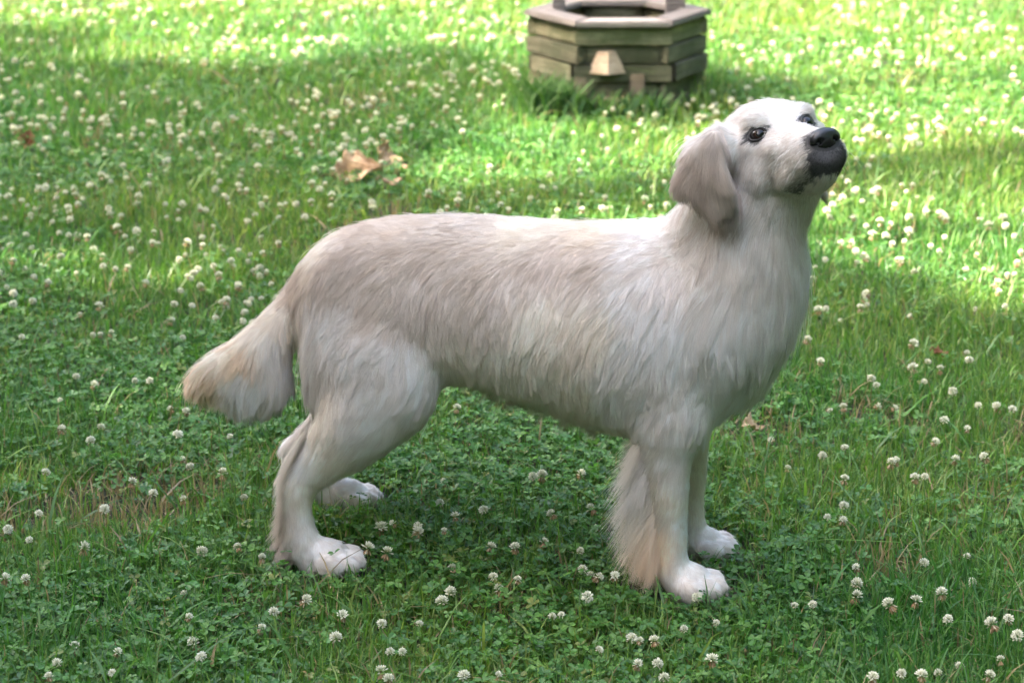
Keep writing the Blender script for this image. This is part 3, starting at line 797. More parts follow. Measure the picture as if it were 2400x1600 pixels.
def scatter(n0, y0, y1, power, margin, seed):
    """lawn points inside the photographed wedge, density n0 per square metre at 3.5 m falling off with distance"""
    r = np.random.default_rng(seed)
    ys = np.linspace(y0, y1, 400); w = (.43 * ys + margin * 2); dens = n0 * (3.5 / ys) ** power; cum = np.cumsum(w * dens) * (ys[1] - ys[0])
    N = int(cum[-1]); y = np.interp(r.random(N) * cum[-1], cum, ys); x = (r.random(N) - .5) * (.43 * y + margin * 2)
    return x, y, r
def clover_amount(x, y):
    p = np.column_stack([x, y])
    c = .30 + 1.0 * (vnoise(p, 1.3, 51) - .5) + .9 * (vnoise(p, 4.5, 52) - .5)
    c += .3 * smoothstep(-.2, -1.2, x) * smoothstep(6.5, 5, y)
    return np.clip(c, 0, 1)
def bare_amount(x, y):
    p = np.column_stack([x, y])
    b = smoothstep(.70, .86, vnoise(p, 2.4, 61) * .6 + vnoise(p, 9, 62) * .4)
    for (u, v, rx, ry, k) in ((290, 1185, .20, .16, .9), (10, 1250, .08, .10, .9), (2095, 1335, .07, .08, 1.0), (1780, 1005, .10, .12, .7), (1230, 1440, .12, .07, .5), (2330, 1200, .10, .12, .5), (620, 1440, .10, .10, .5)):
        g = on_ground(u, v); d = np.hypot((x - g[0]) / rx, (y - g[1]) / ry); b = np.maximum(b, k * smoothstep(1.25, .3, d + (vnoise(p, 16, 63) - .5) * .9))
    return b

# paws press the grass down
PAWS = [(D(1624, 1396, OF), .060), (D(1660, 1303, -.10), .055), (D(776, 1340, .145), .060), (D(830, 1197, -.15), .055)]
def near_paw(x, y):
    f = np.ones(len(x))
    for p, r_ in PAWS:
        f = np.minimum(f, smoothstep(r_ * .8, r_ * 1.75, np.hypot((x - p[0]) * .85, y - p[1])))
    return f
def in_well(x, y, k=1.0):
    return np.hypot(x - WELL_C[0], y - WELL_C[1]) < WELL_R * k

def build_grass():
    x, y, r = scatter(33000, 3.0, 12.5, 2.0, .45, 101)
    cl = clover_amount(x, y); ba = bare_amount(x, y)
    keep = (r.random(len(x)) < (1 - .55 * cl) * (1 - .65 * ba)) & ~in_well(x, y, .9)
    x, y = x[keep], y[keep]; N = len(x); far = smoothstep(4.5, 9, y)
    pn = near_paw(x, y)
    h = r.gamma(9, .0050, N) * (.85 + .5 * vnoise(np.column_stack([x, y]), 3.0, 71)) * (.18 + .82 * pn)
    h = np.clip(h, .006, .095)
    wd = r.uniform(.0009, .0021, N) * (1 + .9 * far)
    tall = r.random(N) < .018
    h[tall] *= 1.7; wd[tall] *= 1.7
    # rough tufts the mower misses round the foot of the well
    dw = np.hypot(x - WELL_C[0], y - WELL_C[1]); tuft = (dw < WELL_R * 1.35) & (r.random(N) < .65)
    h[tuft] *= r.uniform(1.1, 2.3, tuft.sum())
    az = r.uniform(0, 2 * np.pi, N); bend = r.gamma(2.2, .28, N); bend[tall] += .5
    fa = az + r.normal(0, .5, N)
    dirx, diry = np.cos(az), np.sin(az); wx, wy = -np.sin(fa), np.cos(fa)
    K = 4; T = np.array([0, .38, .72, 1.0]); base = np.column_stack([x, y, ground_z(x, y) - .004])
    P = np.empty((N, 7, 3))
    for j, t in enumerate(T):
        s = h * (t - .10 * bend * t * t); zz = h * (t - .30 * np.minimum(bend, 1.6) * t ** 2.2)
        c = base + np.column_stack([dirx * h * bend * t * t * .75, diry * h * bend * t * t * .75, zz])
        if j < 3:
            ww = (wd * (1 - .28 * t - .25 * t * t))[:, None] * np.column_stack([wx, wy, np.zeros(N)])
            P[:, 2 * j] = c - ww; P[:, 2 * j + 1] = c + ww
        else: P[:, 6] = c
    o = (np.arange(N) * 7)[:, None]
    F = np.concatenate([o + np.array(q) for q in ((0, 1, 3), (0, 3, 2), (2, 3, 5), (2, 5, 4), (4, 5, 6))])
    pal = np.array([(.084, .186, .032), (.112, .222, .040), (.060, .145, .030), (.165, .240, .060), (.082, .170, .050)])
    c = pal[r.integers(0, 5, N)] * r.uniform(.75, 1.25, N)[:, None]
    yel = vnoise(np.column_stack([x, y]), 1.7, 81)[:, None]; c = c * (1 + (yel - .5) * np.array([.7, .25, .2]))
    straw = r.random(N) < (.05 + .50 * ba[keep]); c[straw] = np.array([.26, .20, .10]) * r.uniform(.6, 1.2, straw.sum())[:, None]
    me = mesh_from('grass', P.reshape(-1, 3), F, [leaf_material('grass_blade', .42, .38)])
    set_vcol(me, 'tint', np.repeat(c, 7, 0))
    o = link(bpy.data.objects.new('grass', me)); tag(o, 'mown green grass blades with some dry straw among the clover', kind='stuff')
    return N

def build_clover():
    x, y, r = scatter(13500, 3.0, 12.5, 2.0, .45, 202)
    cl = clover_amount(x, y); keep = (r.random(len(x)) < cl * (1 - .8 * bare_amount(x, y))) & ~in_well(x, y, 1.0) & (r.random(len(x)) < .15 + .85 * near_paw(x, y))
    x, y = x[keep], y[keep]; N = len(x); far = smoothstep(4.5, 9, y)
    z = ground_z(x, y) + r.gamma(5, .0048, N) * (.25 + .75 * near_paw(x, y)) + .004
    L = r.uniform(.0075, .0145, N) * (1 + .35 * far)
    tmpl = np.array([(0, 0, 0), (.36, .42, .10), (.36, .82, .11), (0, .97, -.02), (-.36, .82, .11), (-.36, .42, .10)])   # x across, y out, z up
    az = r.uniform(0, 2 * np.pi, N); tilt = r.normal(0, .33, (N, 2)); droop = r.normal(.10, .22, N)
    up = np.column_stack([tilt, np.ones(N)]); up /= np.linalg.norm(up, axis=1)[:, None]
    V3 = []
    for k in range(3):
        a = az + k * 2 * np.pi / 3 + r.normal(0, .12, N)
        rad = np.column_stack([np.cos(a), np.sin(a), np.zeros(N)]); rad -= up * np.sum(rad * up, 1)[:, None]; rad /= np.linalg.norm(rad, axis=1)[:, None]
        rad = rad * np.cos(droop)[:, None] + up * np.sin(droop)[:, None]
        nrm = up * np.cos(droop)[:, None] - rad * 0; acr = np.cross(rad, nrm); nn = np.cross(acr, rad)
        c = np.column_stack([x, y, z])
        V3.append(c[:, None] + L[:, None, None] * (acr[:, None] * tmpl[None, :, 0:1] + rad[:, None] * tmpl[None, :, 1:2] + nn[:, None] * tmpl[None, :, 2:3]))
    P = np.concatenate(V3, 1).reshape(-1, 3); M = N * 3; o = (np.arange(M) * 6)[:, None]
    F = np.concatenate([o + np.array(q) for q in ((0, 1, 2, 3), (0, 3, 4, 5))])
    pal = np.array([(.056, .158, .028), (.078, .192, .034), (.044, .128, .028), (.104, .216, .042)])
    c = pal[r.integers(0, 4, N)] * r.uniform(.75, 1.25, N)[:, None]
    odd = r.random(N) < .03; c[odd] = np.array([.16, .19, .04])
    me = mesh_from('clover_leaves', P, F, [leaf_material('clover_leaf', .40, .30)], smooth=False)
    cc = np.repeat(c, 18, 0).reshape(N, 3, 6, 3); cc[:, :, 0] = cc[:, :, 0] * .7 + np.array([.09, .14, .07]) * .3
    set_vcol(me, 'tint', cc.reshape(-1, 3))
    tag(link(bpy.data.objects.new('clover_leaves', me)), 'three-part green clover leaves carpeting the lawn', kind='stuff')
    return N

def build_litter():
    """flat dead stems and bits of straw lying in the sward"""
    x, y, r = scatter(1500, 3.0, 8.5, 2.0, .4, 303); ba = bare_amount(x, y)
    k = r.random(len(x)) < .25 + .75 * ba; x, y = x[k], y[k]; N = len(x)
    L = r.uniform(.012, .05, N); a = r.uniform(0, 2 * np.pi, N); w = r.uniform(.0006, .0015, N)
    z0 = ground_z(x, y) + r.uniform(.002, .022, N); dz = r.normal(0, .25, N)
    d = np.column_stack([np.cos(a), np.sin(a), dz]); s = np.column_stack([-np.sin(a), np.cos(a), np.zeros(N)]); c = np.column_stack([x, y, z0])
    P = np.stack([c - s * w[:, None], c + s * w[:, None], c + d * (L / 2)[:, None] + s * w[:, None] + [0, 0, .003], c + d * (L / 2)[:, None] - s * w[:, None] + [0, 0, .003], c + d * L[:, None]], 1)
    o = (np.arange(N) * 5)[:, None]; F = np.concatenate([o + np.array(q) for q in ((0, 1, 2), (0, 2, 3), (3, 2, 4))])
    col_ = np.array([(.30, .22, .12), (.20, .13, .07), (.38, .30, .18), (.12, .08, .045)])[r.integers(0, 4, N)] * r.uniform(.7, 1.1, N)[:, None]
    me = mesh_from('straw', P.reshape(-1, 3), F, [leaf_material('dry_straw', .7, .15)]); set_vcol(me, 'tint', np.repeat(col_, 5, 0))
    tag(link(bpy.data.objects.new('dry_straw', me)), 'dry straw and dead stems lying between the grass blades', kind='stuff')
NG = build_grass(); NC = build_clover(); build_litter()
print('blades', NG, 'clover', NC)

# ------------------------------------------------------------------ clover flowers
def flower_head(kind, seed, lod=0):
    """a white clover head made of florets; returns verts, faces, colours (unit: metres, centre at the origin)"""
    r = np.random.default_rng(seed); V_, F_, Cc = [], [], []; n = 0
    cnt = {0: 46, 1: 14}[lod]
    R = .0092
    for i in range(cnt):
        g = (i + .5) / cnt; z = 1 - 1.72 * g; a = i * 2.39996 + r.normal(0, .15)
        if kind == 'sparse' and .25 < g < .75 and r.random() < .55: continue
        rad = math.sqrt(max(1 - z * z, 0)); low = smoothstep(.55, .8, np.array(g)) if kind != 'fresh' else smoothstep(.85, .95, np.array(g)) * .4
        low = float(low)
        d = np.array([rad * math.cos(a), rad * math.sin(a), z * .9 + .25 * (1 - low) - .75 * low]); d /= np.linalg.norm(d)
        b = d * .0022; tip = d * (R * r.uniform(.92, 1.12) * (1.15 if kind == 'sparse' else 1)) + np.array([0, 0, .0010 if low < .5 else -.0035 * r.uniform(.6, 1.3)])
        s1 = np.cross(d, [0, 0, 1.0]); s1 = s1 / (np.linalg.norm(s1) + 1e-6); s2 = np.cross(d, s1)
        w = (.00165 if lod == 0 else .0031) * r.uniform(.8, 1.15) * (1 - .25 * low)
        m = b + (tip - b) * .62; e = b + (tip - b) * .92
        ring = [m + s1 * w, m + s2 * w * .8, m - s1 * w, m - s2 * w * .8]
        ring2 = [e + s1 * w * .62, e + s2 * w * .45, e - s1 * w * .62, e - s2 * w * .45]
        V_ += [b, *ring, *ring2, tip]
        for k in range(4):
            k2 = (k + 1) % 4
            F_ += [(n, n + 1 + k2, n + 1 + k), (n + 1 + k, n + 1 + k2, n + 5 + k2, n + 5 + k), (n + 5 + k, n + 5 + k2, n + 9)]
        wht = np.array([.80, .80, .70]) * r.uniform(.9, 1.04); brn = np.array([.42, .27, .15]) * r.uniform(.7, 1.2); grn = np.array([.45, .55, .25])
        ctop = wht * (1 - low) + brn * low
        Cc += [grn * (1 - low) + brn * low * .8] + [ctop * .93] * 4 + [ctop] * 4 + [ctop]
        n += 10
    return np.array(V_), F_, np.clip(np.array(Cc), 0, .85)
def floret_material():
    m = Mat('clover_floret'); a = m.node('ShaderNodeAttribute', attribute_name='tint')
    p = m.node('ShaderNodeBsdfPrincipled', i_Base_Color=a.outputs['Color'], i_Roughness=.6)
    t = m.node('ShaderNodeBsdfTranslucent', i_Color=a.outputs['Color']); x = m.node('ShaderNodeMixShader'); x.inputs[0].default_value = .3
    m.t.links.new(p.outputs[0], x.inputs[1]); m.t.links.new(t.outputs[0], x.inputs[2]); return m.surf(x)
FLM = floret_material(); STM = Mat('clover_stem'); STM = STM.surf(STM.node('ShaderNodeBsdfPrincipled', i_Base_Color=(.10, .20, .045), i_Roughness=.5))
HEADS = {}
for kind in ('fresh', 'browning', 'sparse'):
    for k in range(3):
        v_, f_, c_2 = flower_head(kind, 10 * k + len(kind)); c_2 = c_2 * np.array([1, .98, .90]); me = mesh_from('clover_head', v_, f_, [FLM], smooth=False); set_vcol(me, 'tint', c_2); HEADS[kind, k] = me
STEMS = []
for k in range(4):
    rs_ = np.random.default_rng(60 + k); bx, by = rs_.normal(0, .16, 2); S = Solid(); rr = []
    for t in np.linspace(0, 1, 5):                                    # unit-height stem, hanging from the head at the origin
        q = np.linspace(0, 2 * math.pi, 5, endpoint=False)
        rr.append(np.array([bx * t * t, by * t * t, -t]) + np.column_stack([np.cos(q), np.sin(q), q * 0]) * np.array([.00065 / .06] * 2 + [0]))
    S.rings(rr); STEMS.append(mesh_from('clover_stem', S.v[0], S.f, [STM]))

picked = [(12,1328),(60,1330),(68,1240),(193,1258),(240,1170),(352,1133),(437,1072),(105,1085),(208,1012),(142,985),(408,998),(428,945),(392,940),(310,875),(345,875),(175,865),(270,1497),(131,1522),(462,1508),(893,1560),(772,1465),(877,1433),(963,1432),(924,1497),(702,1378),(1015,1380),(1133,1325),(1189,1330),(1128,1255),(1183,1257),(1250,1245),(1376,1325),(1412,1322),(1333,1265),(902,1202),(960,1222),(1020,1218),(845,1258),(1267,1180),(1358,1168),(1349,1370),(1376,1492),(1470,1470),(1503,1470),(1465,1525),(1510,1525),(1571,1445),(1635,1514),(1645,1430),(1825,1390),(1867,1388),(1967,1303),(1968,1340),(2043,1388),(2104,1380),(2163,1362),(2070,1547),(2117,1550),(2155,1545),(2298,1515),(2278,1432),(2317,1422),(2337,1460),(2221,1277),(2122,1293),(2005,1555),(1936,1195),(1900,1188),(1940,1100),(1938,1162),(1940,1028),(1889,1047),(1809,1075),(2047,1063),(2102,1097),(2124,1095),(2194,1055),(2169,965),(2148,1015),(2222,985),(2262,1050),(2247,932),(2055,937),(2016,933),(1937,935),(1907,943),(2290,935),(2325,940),(2001,870),(2013,885),(2131,831),(2160,848),(2227,828),(2221,810),(2097,845),(2123,877),(1885,830),(2098,790),(2190,900),(1985,688),(2170,545),(2243,585),(1855,780),(1225,1095),(1245,1092),(1335,1088),(1112,1172),(1045,1185),(1010,1155),(960,1210),
 (77,637),(237,612),(265,618),(293,615),(503,632),(445,628),(612,625),(440,640),(335,650),(520,690),(75,693),(15,660),(110,650),(175,628),(230,768),(213,770),(255,765),(420,775),(50,775),(400,700),(465,565),(430,557),(425,585),(383,500),(350,558),(300,575),(200,545),(140,590),(120,510),(150,443),(105,430),(60,540),(345,405),(290,410),(565,440),(495,435),(604,582),(530,600),(575,585),(548,575),(600,545),(640,560),(700,500),(380,470),(250,480),(30,600),(20,450),(180,470),(130,455),(325,345),(460,480),(520,455),(600,470),(640,500),(680,470),(90,335),(1270,237),(1395,345),(1125,385),(1340,350),(2330,630),(2310,520),(2260,620),(2290,650),(2345,580),(2050,560),(2070,600),(1960,500),(1905,500),(1990,520),(1955,560)]
UNIQUE = {(237,612): 'largest cream clover flower at the left end of a row of three behind the tail', (265,618): 'middle clover flower of the cream row of three left of the tail', (293,615): 'right-hand clover flower of the cream row of three left of the tail',
 (503,632): 'round clover flower standing alone just left of the rump', (612,625): 'white clover flower nearly touching the dog\'s rump', (105,1085): 'yellowed sunlit clover flower at the far left edge level with the hocks',
 (437,1072): 'white clover flower standing alone just left of the near hock', (963,1432): 'largest white clover flower in the foreground halfway between hind and front paws', (772,1465): 'white clover flower straight below the near hind paw',
 (462,1508): 'ragged clover flower at the bottom edge left of the hind paw', (1635,1514): 'round white clover flower at the bottom edge below the front paw', (1571,1445): 'small white clover flower just below the near front paw',
 (1128,1255): 'tallest white clover flower of the cluster in the shade under the belly', (1189,1330): 'white clover flower with drooping skirt, right one of a pair under the belly', (1133,1325): 'white clover flower, left one of a pair under the belly',
 (702,1378): 'flat white clover flower just below the near hind heel', (924,1497): 'white clover flower leaning over near the bottom edge in the middle foreground', (2298,1515): 'ragged clover flower in the bottom right corner', (1270,237): 'lone clover flower on the lawn in front of the wooden well',
 (352,1133): 'tall ragged white clover flower in the yellowish patch under the tail', (240,1170): 'pale clover flower at the middle of the yellowish patch under the tail'}
def where(u, v):
    if v > 1350: return 'in the dark foreground left of the hind paws' if u < 700 else ('in the dark foreground between hind and front paws' if u < 1500 else 'in the foreground below and right of the front paws')
    if v > 1000: return 'in the shade left of the hind legs' if u < 750 else ('in the shade under the belly between the legs' if u < 1560 else 'in the shade right of the front legs')
    if v <= 760 and u < 1200:
        if v > 600: return 'in the sunny strip left of the rump'
        if v > 450: return 'at the left edge of the tree shade' if u < 360 else 'in the tree shade close to the rump'
        return 'in the upper left tree shade near the dead leaf'
    if v > 760: return 'on the lawn left of the hanging tail' if u < 1200 else 'in the shade right of the chest'
    if u < 1200: return 'in the tree shade left of the rump and back'
    return 'on the sunny lawn right of the neck' if u > 1850 else 'on the sunny lawn behind the back'
fr = np.random.default_rng(77); flowers = []
for (u, v) in picked:
    uu, vv = px_list(u, v); h = fr.uniform(.045, .075) * (1.15 if v > 1000 else 1)
    flowers.append((*on_ground(uu, vv, h), uu, vv, UNIQUE.get((u, v))))
n_sp = len(flowers)
zones = [(-60, 2460, -10, 130, 400), (-60, 1250, 130, 330, 260), (-60, 900, 330, 500, 110), (1050, 2460, 130, 330, 220), (1000, 2460, 330, 520, 100), (-60, 650, 500, 760, 70), (1880, 2460, 520, 760, 45), (-60, 2460, 760, 1590, 60), (-400, -60, 100, 1500, 60), (2460, 2800, 100, 1500, 70)]
for (u0, u1, v0, v1, n) in zones:
    k = 0
    while k < n:
        u, v = fr.uniform(u0, u1), fr.uniform(v0, v1); h = fr.uniform(.03, .065); g = on_ground(u, v, h)
        if in_well(np.array([g[0]]), np.array([g[1]]), 1.15)[0] or fr.random() > -.25 + 1.9 * vnoise(np.array([[g[0], g[1]]]), 2.2, 91)[0] : continue
        flowers.append((*g, u, v, None)); k += 1
first, rest = flowers[:n_sp], flowers[n_sp:]
rest.sort(key=lambda f: f[1]); n_ind = 295 - len(first)
inside = [f for f in rest if 0 < f[3] < 2400 and 0 < f[4] < 1600]; ind = inside[:n_ind]; indset = set(id(f) for f in ind)
mass = [f for f in rest if id(f) not in indset]
for (x, y, z, u, v, lab) in first + ind:
    kind = ('fresh', 'browning', 'sparse')[int(fr.choice(3, p=(.5, .38, .12)))]; k = int(fr.integers(0, 3)); sc = fr.uniform(.62, 1.12)
    loc = where(u, v)
    adj = {'fresh': 'round white', 'browning': 'white and browning', 'sparse': 'thin ragged'}[kind]
    gz = float(ground_z(np.array([x]), np.array([y]))[0])
    e = empty('clover_flower', (x, y, gz), fr.uniform(0, 6.28))
    tag(e, lab or f'{adj} clover flower {loc}', 'flower', None if lab else f'{adj} clover flowers {loc}')
    hd_ = link(bpy.data.objects.new('flower_head', HEADS[kind, k]), e); hd_.location = (0, 0, z - gz); hd_.scale = (sc, sc, sc * fr.uniform(.8, 1.05)); hd_.rotation_euler = (fr.normal(0, .3), fr.normal(0, .3), 0)
    st = link(bpy.data.objects.new('stem', STEMS[int(fr.integers(0, 4))]), e); st.location = (0, 0, z - gz - .002); st.scale = (z - gz + .002,) * 3
mv, mf, mc, n = [], [], [], 0
lods = [flower_head(k_, 200 + i, 1) for i, k_ in enumerate(('fresh', 'browning', 'fresh', 'browning'))]
for (x, y, z, u, v, lab) in mass:
    hv, hf, hcol = lods[int(fr.integers(0, 4))]; a = fr.uniform(0, 6.28); sc = fr.uniform(.65, 1.3)
    R_ = np.array([[math.cos(a), -math.sin(a), 0], [math.sin(a), math.cos(a), 0], [0, 0, 1]])
    mv.append(hv @ R_.T * sc + [x, y, z]); mf += [tuple(i + n for i in f) for f in hf]; mc.append(hcol * np.array([1.0, .98, .86]) * fr.uniform(.8, 1.05)); n += len(hv)
me = mesh_from('clover_flowers', np.concatenate(mv), mf, [FLM], smooth=False); set_vcol(me, 'tint', np.concatenate(mc))
tag(link(bpy.data.objects.new('clover_flowers_mass', me)), 'hundreds of small pale clover flowers over the sunny far lawn', kind='stuff')
# ================================================================== THE WOODEN WELL
def wood_material(name, c0, c1, c2, green=0.0):
    m = Mat(name); tc = m.node('ShaderNodeTexCoord'); inf = m.node('ShaderNodeObjectInfo')
    mp = m.node('ShaderNodeMapping', i_Scale=(1.6, 20, 20)); m.t.links.new(tc.outputs['Object'], mp.inputs[0])
    off = m.node('ShaderNodeVectorMath', operation='SCALE'); cmb = m.node('ShaderNodeCombineXYZ'); m.t.links.new(inf.outputs['Random'], cmb.inputs[0]); m.t.links.new(inf.outputs['Random'], cmb.inputs[1])
    m.t.links.new(cmb.outputs[0], off.inputs[0]); off.inputs['Scale'].default_value = 37; m.t.links.new(off.outputs[0], mp.inputs['Location'])
    grain = m.noise(3.0, 8, .65, mp, .6); blot = m.noise(9, 4, .6, tc.outputs['Object'])
    r = m.ramp(grain, [(.32, c0), (.5, c1), (.7, c2)])
    g = m.node('ShaderNodeMix', data_type='RGBA'); rf = m.ramp(blot, [(.42, (0, 0, 0)), (.62, (green,) * 3)])
    m.t.links.new(rf.outputs[0], g.inputs[0]); m.t.links.new(r.outputs[0], g.inputs[6]); g.inputs[7].default_value = (.070, .082, .035, 1)
    hv = m.node('ShaderNodeHueSaturation', i_Color=g.outputs[2]); mr = m.node('ShaderNodeMapRange'); m.t.links.new(inf.outputs['Random'], mr.inputs[0]); mr.inputs[3].default_value = .6; mr.inputs[4].default_value = 1.35
    m.t.links.new(mr.outputs[0], hv.inputs['Value'])
    return m.surf(m.node('ShaderNodeBsdfPrincipled', i_Base_Color=hv, i_Roughness=.85, i_Normal=m.bump(grain, .9, .012)))
WM = wood_material('weathered_timber', (.080, .075, .042), (.17, .158, .095), (.28, .26, .17), .75)
WR = wood_material('rim_board', (.13, .11, .10), (.22, .19, .175), (.32, .28, .26), .10)
WE = wood_material('sunlit_timber', (.28, .20, .14), (.38, .28, .20), (.46, .35, .26), .05)  # paler copy of the timber, with sunlight put into its colour

def beam(name, a, b, depth, height, z0, mat, parent, cut=(30, 30), inset=0.0, r_=None):
    """a timber from a to b (plan points of its outer edge), mitred by the cut angles, chamfered all round"""
    a, b = np.array(a, float), np.array(b, float); L = np.linalg.norm(b - a); t = (b - a) / L; n = np.array([t[1], -t[0]])  # outward
    ca, cb = math.tan(math.radians(cut[0])) * depth, math.tan(math.radians(cut[1])) * depth
    bm = bmesh.new()
    out = [(0, 0), (L, 0), (L - cb, depth), (ca, depth)]
    vb = [bm.verts.new((x, y, 0)) for x, y in out]; vt = [bm.verts.new((x, y, height)) for x, y in out]
    bm.faces.new(vb[::-1]); bm.faces.new(vt)
    for i in range(4): bm.faces.new((vb[i], vb[(i + 1) % 4], vt[(i + 1) % 4], vt[i]))
    bmesh.ops.recalc_face_normals(bm, faces=bm.faces[:])
    bmesh.ops.bevel(bm, geom=bm.edges[:], offset=.0045, segments=2, affect='EDGES', clamp_overlap=True)
    me = bpy.data.meshes.new(name); bm.to_mesh(me); bm.free(); me.materials.append(mat)
    for p in me.polygons: p.use_smooth = False
    o = link(bpy.data.objects.new(name, me), parent)
    o.location = (a[0], a[1], z0); o.rotation_euler = (0, 0, math.atan2(t[1], t[0]))
    return o
well = empty('wooden_well', (WELL_C[0], WELL_C[1], -.005), math.radians(2.0))
tag(well, 'hexagonal wishing well of weathered stacked timbers, cut off by the top edge of the photo', 'well')
wr_ = np.random.default_rng(9)
def hexpt(i, R): a = math.radians(-120 + 60 * i); return (R * math.cos(a), R * math.sin(a))
NCR, CH = 5, .0572
for c in range(NCR):
    R = .276 + (.004, -.004, .007, -.003, .003)[c]
    for i in range(6):
        a, b = np.array(hexpt(i, R)), np.array(hexpt(i + 1, R)); t = (b - a) / np.linalg.norm(b - a); nrm_ = np.array([t[1], -t[0]])
        # the timbers overlap alternately at the corners, log-cabin fashion
        over = .012 if (i + c) % 2 == 0 else -.022
        jit = nrm_ * wr_.normal(0, .006); a2, b2 = a - t * over + jit, b + t * over + jit
        if c == 0 and i == 0: b2 = a2 + t * .150          # the broken bottom timber
        beam('timber', a2, b2, .050, CH - .004, .002 + c * CH, WM, well, (12, 12) if over > 0 else (45, 45))
# two cut blocks, sunlight painted into their colour, standing proud of the front face
S = Solid(); y0 = -.276 * math.cos(math.radians(30)); zb = .147
v_ = [(-.108, y0 - .004, zb), (-.048, y0 - .036, zb), (.012, y0 - .004, zb), (-.078, y0 - .004, zb + .066), (-.048, y0 - .018, zb + .068), (-.024, y0 - .004, zb + .066), (-.108, y0 + .02, zb), (.012, y0 + .02, zb), (-.078, y0 + .02, zb + .066), (-.024, y0 + .02, zb + .066)]
f_ = [(0, 1, 4, 3), (1, 2, 5, 4), (3, 4, 5, 9, 8), (0, 6, 7, 2, 1), (0, 3, 8, 6), (2, 7, 9, 5), (6, 8, 9, 7)]
tag(link(bpy.data.objects.new('timber_block', mesh_from('timber_block', v_, f_, [WE], smooth=False)), well), 'wedge-shaped cut block on the front face, painted as sunlit')
beam('timber_block', (.022, y0 - .012), (.068, y0 - .012), .05, .070, .074, WE, well, (0, 0))
beam('timber_block', (-.150, y0 - .010), (-.110, y0 - .010), .05, .062, .076, WE, well, (0, 0))
beam('timber_block', (-.072, y0 - .014), (.026, y0 - .014), .05, .026, .046, WE, well, (0, 0))
# rim boards
for i in range(6):
    a, b = hexpt(i, .300), hexpt(i + 1, .300); beam('rim_board', a, b, .085, .020, NCR * CH + .003 + (.0015 if i % 2 else 0), WR, well, (30, 30))
# dark mottled fill inside
RI = .225; vv = [(*hexpt(i, RI), z_) for z_ in (.0, .10) for i in range(6)]
dm = Mat('dark_fill'); dn = dm.noise(60, 6, .7)
dmat = dm.surf(dm.node('ShaderNodeBsdfPrincipled', i_Base_Color=dm.ramp(dn, [(.3, (.012, .010, .008)), (.7, (.05, .04, .03))]), i_Roughness=.95))
link(bpy.data.objects.new('soil_fill', mesh_from('soil_fill', vv, [(5, 4, 3, 2, 1, 0), (6, 7, 8, 9, 10, 11)] + [(i, (i + 1) % 6, 6 + (i + 1) % 6, 6 + i) for i in range(6)], [dmat], smooth=False)), well)
# posts with their cross beam, rising out of the picture
for sx in (-1, 1):
    w_ = .040 if sx < 0 else .062
    x0 = -.205 if sx < 0 else .155
    beam('post', (x0, .02), (x0 + w_, .02), .04, .92, .10, WR, well, (0, 0))
beam('crossbar', (-.25, .028), (.27, .028), .055, .05, 1.022, WR, well, (0, 0))
# weeds in the shadow at the left foot
r = np.random.default_rng(31); N = 900
bx = np.concatenate([r.normal(-.215, .055, N // 2), r.uniform(-.30, .16, N // 2)]) + WELL_C[0]; by = np.concatenate([r.normal(-.235, .035, N // 2), r.normal(-.300, .03, N // 2)]) + WELL_C[1]
k = ~in_well(bx, by, .98); bx, by = bx[k], by[k]; N = len(bx)
h = np.where(bx < WELL_C[0] - .13, r.uniform(.06, .17, N), r.uniform(.04, .12, N)); az = r.uniform(0, 6.28, N); w_ = r.uniform(.002, .005, N)
P = np.empty((N, 5, 3)); base = np.column_stack([bx, by, ground_z(bx, by)]); dr = np.column_stack([np.cos(az), np.sin(az), az * 0]); sd = np.column_stack([-np.sin(az + .8), np.cos(az + .8), az * 0])
for j, t in enumerate((0, .55)):
    c = base + dr * (h * .28 * t * t)[:, None] + np.column_stack([h * 0, h * 0, h * t]); P[:, 2 * j] = c - sd * (w_ * (1 + .3 * j))[:, None]; P[:, 2 * j + 1] = c + sd * (w_ * (1 + .3 * j))[:, None]
P[:, 4] = base + dr * (h * .45)[:, None] + np.column_stack([h * 0, h * 0, h * .93])
o_ = (np.arange(N) * 5)[:, None]; F = np.concatenate([o_ + np.array(q) for q in ((0, 1, 3), (0, 3, 2), (2, 3, 4))])
me = mesh_from('tall_grass', P.reshape(-1, 3), F, [leaf_material('weed_blade', .5, .3)])
set_vcol(me, 'tint', np.repeat(np.array([(.05, .12, .035), (.08, .17, .03), (.10, .17, .06)])[r.integers(0, 3, N)], 5, 0))
tag(link(bpy.data.objects.new('tall_grass', me)), 'unmown grass growing against the foot of the wooden well', kind='stuff')

